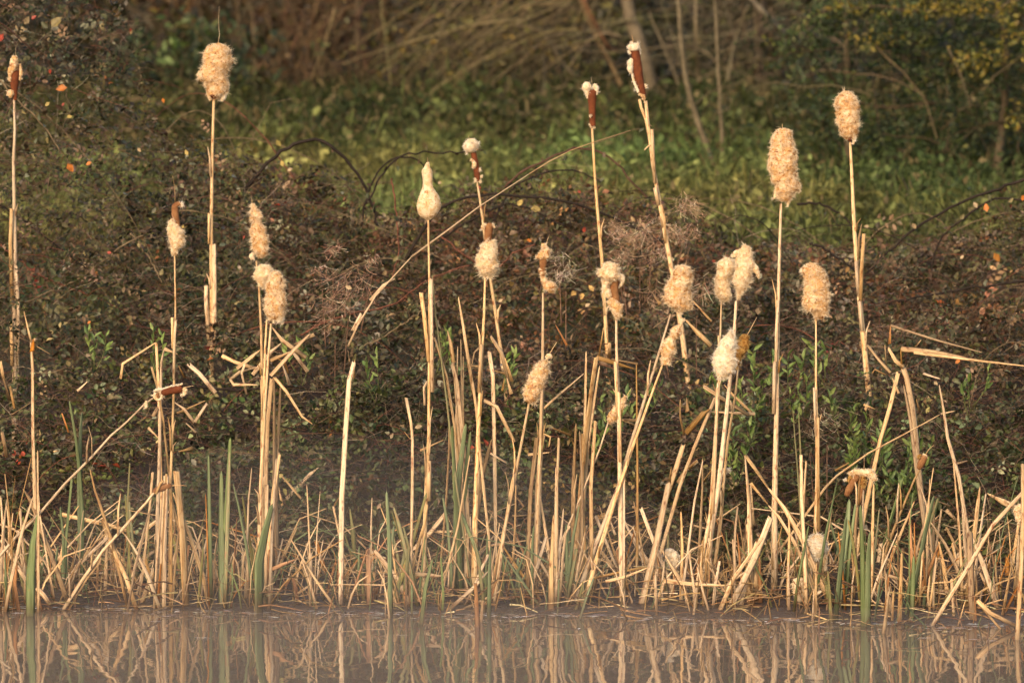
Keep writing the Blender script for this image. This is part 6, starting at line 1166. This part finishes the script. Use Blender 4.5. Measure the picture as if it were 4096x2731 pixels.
# ------------------------------------------------------------------ fresh green herbs at the foot of the brambles
herbs = [(1960, 1040, 9, 'leafy green herb left of the mushroom-shaped head'), (2060, 1060, 12, 'bushy green herb right above the small curled brown head'), (2010, 1000, 9, 'green herb under the collapsed straw sheaf'),
         (2110, 1010, 8, 'green herb at the foot of the spotted bare stalk'), (1740, 830, 9, 'green herb behind the golden-brown seed head'), (1700, 990, 8, 'green herb right of the two close stems'),
         (1640, 860, 6, 'pale green sprig left of the broad shaggy cream head'), (1480, 900, 7, 'pale green sprig between the leaning stems'), (1150, 830, 7, 'pale green sprig beside the folded straws in the middle'),
         (1360, 1000, 8, 'green herb left of the half-burst cattail stem'), (1895, 800, 7, 'green herb just right of the honey-cream head'), (1810, 850, 7, 'green herb right of the tall straight stem'),
         (350, 790, 8, 'green herb above the bent straw tent'), (215, 765, 7, 'light green bramble sprout in the dark left thicket'), (440, 1170, 6, 'small green herb beside the browned green pair'),
         (1000, 780, 6, 'pale sprig left of the cut-off straws'), (870, 850, 6, 'pale sprig right of the lone snapped stalk'), (2230, 880, 6, 'green herb at the right of the long level leaves'), (690, 800, 6, 'pale sprig right of the drooping straw mop'), (1930, 930, 7, 'green herb at the foot of the orange-stemmed cattail'),
         (2085, 1095, 10, 'dark green herb behind the long slanting brown straw'), (2030, 1110, 9, 'dark green herb just right of the mushroom-shaped head'), (1990, 970, 8, 'green herb left of the collapsed straw sheaf'), (1720, 900, 9, 'tall green herb below the golden-brown seed head'), (1690, 1060, 8, 'green herb between the close stems and the tepee of straws'), (1850, 900, 8, 'green herb between the tall straight stem and the honey-cream one'), (1420, 930, 7, 'green herb left of the crossing pair of stems')]
GL = []
for t_ in range(3):
    Vl, Fl = leaves_np(np.zeros((1, 3)), np.array([[0, 0, 1.0]]), np.array([[0, -1.0, 0.0]]), np.array([0.040]), np.array([0.014]), 0.25, 0.12)
    mm = mesh_np('leaf', Vl, Fl, np.tile([(0.14, 0.20, 0.05), (0.095, 0.145, 0.042), (0.20, 0.25, 0.075)][t_], (6, 1))); mm.materials.append(M_leaf); GL.append(mm)
for x, v, k, lab in herbs:
    Yh = 0.95 + 0.25 * rng.random() if v > 900 else 1.5
    top = PD(x, v - 22, Yh); gz = float(ground(top[0], Yh))
    h = root('green_herb', (top[0], Yh, gz), lab, 'herb', 'fresh green herbs among the brambles')
    for q in range(3):
        dx = rng.uniform(-0.05, 0.05); tp = top + np.array((dx * 1.5, rng.uniform(-0.05, 0.05), rng.uniform(-0.06, 0.02)))
        zb = max(gz, tp[2] - 0.14)
        limb('stem', [(top[0] + dx * 0.3, Yh, zb), (tp + np.array((top[0] + dx * 0.3, Yh, zb))) / 2 + np.array((dx * 0.4, 0, 0)), tp], 0.0022, 0.0012, (0.10, 0.11, 0.04), h, K=6, sides=4)
        for j in range(k):
            f = 1 - 0.11 * j * rng.uniform(0.7, 1.2) / max(tp[2] - gz, 0.2) * 0.35
            lf = link('leaf', GL[int(rng.integers(0, 3))], None, h, tuple(np.array((tp[0] - dx * (1 - f) * 1.2, tp[1], zb + (tp[2] - zb) * max(1 - 0.12 * j, 0.15))) - np.array(h.location)))
            lf.rotation_euler = (rng.uniform(-0.9, 0.9), rng.uniform(-0.95, 0.95), rng.uniform(0, 6.28)); s_h = rng.uniform(0.75, 1.45); lf.scale = (s_h,) * 3

# ------------------------------------------------------------------ curled dry weed heads
def dry_weed(label, blobs, Y, col):
    c0 = PD(blobs[0][0], blobs[0][1], Y); gz = float(ground(c0[0], Y))
    r = root('dried_weed', (c0[0], Y, gz), label, 'dry weed')
    parts = []
    for x, v, rad, n in blobs:
        n = int(n * 0.95)
        c = PD(x, v, Y); rr = rad * D * mpp(Y)
        K = 9; tt = np.linspace(0, 1, K)[None, :]
        sg = 1.0 if rng.random() < 0.5 else -1.0; u = rng.uniform(0, 1, n)[:, None]
        arcx = sg * (u - 0.5) * 1.5 * rr; arcz = rr * (0.75 - 1.5 * (u - 0.35) ** 2)
        ln = rr * rng.uniform(0.25, 0.95, n)[:, None] * (1.1 - 0.5 * u); swing = rng.normal(size=(n, 1)) * 0.7 + sg * 0.25; cur = rng.normal(size=(n, 1)) * 0.7
        spr = rng.normal(size=(n, 3)) * rr * np.array((0.28, 0.35, 0.42))
        pts = np.stack([c[0] + arcx + spr[:, :1] + ln * (swing * tt + cur * tt ** 2 * 0.8), c[1] + spr[:, 1:2] + 0.15 * ln * tt * rng.normal(size=(n, 1)), c[2] + arcz + spr[:, 2:] - ln * (tt - 0.55 * np.abs(cur) * tt ** 2)], -1)
        V, F = tubes_np(pts, np.full((n, K), 0.00075) * rng.uniform(0.5, 1.4, (n, 1)), 3)
        C = np.repeat(pick(n, [(2, col), (1, tuple(0.55 * k for k in col)), (0.7, (0.62, 0.50, 0.38))]), K * 3, 0)
        parts.append((V, F, C))
        limb('stem', [(c[0] + 0.3 * (c0[0] - c[0]), Y, max(gz, c[2] - rr - 0.25)), c + np.array((0, 0, -rr))], 0.003, 0.0015, (0.16, 0.09, 0.06), r, K=6, sides=4)
    cloud_obj('curled_strands', parts, M_twig, r, 'stuff')
dry_weed('big frizzy pinkish-brown dried weed behind the tall leaning spike', [(1470, 560, 34, 150), (1415, 545, 26, 110), (1580, 490, 30, 150), (1545, 545, 26, 110), (1430, 600, 26, 90), (1510, 600, 28, 100), (1500, 520, 22, 70), (1585, 545, 22, 70)], 3.3, (0.46, 0.29, 0.20))
dry_weed('tall wispy curled dry weed left of the slanting straw', [(765, 590, 26, 60), (740, 640, 24, 50), (855, 610, 22, 40), (800, 680, 50, 110), (770, 740, 45, 80)], 2.2, (0.42, 0.25, 0.18))
dry_weed('low frizzy dead weed below the fat lumpy cream head', [(1600, 690, 40, 120), (1510, 700, 35, 90), (1700, 650, 30, 60)], 2.4, (0.38, 0.24, 0.155))
dry_weed('pale wisps beside the small crooked cattail', [(1300, 640, 30, 80), (1285, 600, 16, 40)], 1.9, (0.52, 0.43, 0.34))
dry_weed('dark frizzy dead weed at the foot of the far right stalks', [(1900, 980, 40, 110), (1860, 1010, 30, 60), (2010, 1000, 30, 50)], 1.1, (0.15, 0.10, 0.07))

# ------------------------------------------------------------------ mist lying on the pond
mM, nt, out = new_mat('mist')
pv = N(nt, 'ShaderNodeVolumeScatter', Density=0.042, Anisotropy=0.1); pv.inputs['Color'].default_value = (1.0, 0.87, 0.79, 1)
nt.links.new(pv.outputs[0], out.inputs['Volume'])
mM2, nt, out = new_mat('thin_mist')
pv = N(nt, 'ShaderNodeVolumeScatter', Density=0.040, Anisotropy=0.1); pv.inputs['Color'].default_value = (1.0, 0.87, 0.79, 1)
nt.links.new(pv.outputs[0], out.inputs['Volume'])
def mist(c, r, dens_label, mat_=None):
    u = np.linspace(0, 2 * np.pi, 48, endpoint=False); w = np.linspace(0, np.pi, 25)[1:-1]
    V = [(0, 0, 1)] + [(math.sin(b) * math.cos(a), math.sin(b) * math.sin(a), math.cos(b)) for b in w for a in u] + [(0, 0, -1)]
    V = np.array(V) * np.array(r) + np.array(c)
    nu, nw = 48, 23
    F4 = [[1 + i * nu + j, 1 + i * nu + (j + 1) % nu, 1 + (i + 1) * nu + (j + 1) % nu, 1 + (i + 1) * nu + j][::-1] for i in range(nw - 1) for j in range(nu)]
    F3 = [[0, 1 + j, 1 + (j + 1) % nu] for j in range(nu)] + [[len(V) - 1, 1 + (nw - 1) * nu + (j + 1) % nu, 1 + (nw - 1) * nu + j] for j in range(nu)]
    o = link('mist', mesh_np('mist', V, [np.array(F4), np.array(F3)], smooth=True), mat_ or mM)
    tag(o, dens_label, 'mist', kind='stuff')
mist((0.0, -2.9, -0.02), (5.5, 2.5, 0.22), 'thin grey mist lying low over the pond water')
mist((-0.55, -0.95, 0.18), (1.35, 0.95, 0.58), 'wisp of mist rising left of centre in front of the reeds', mM2)
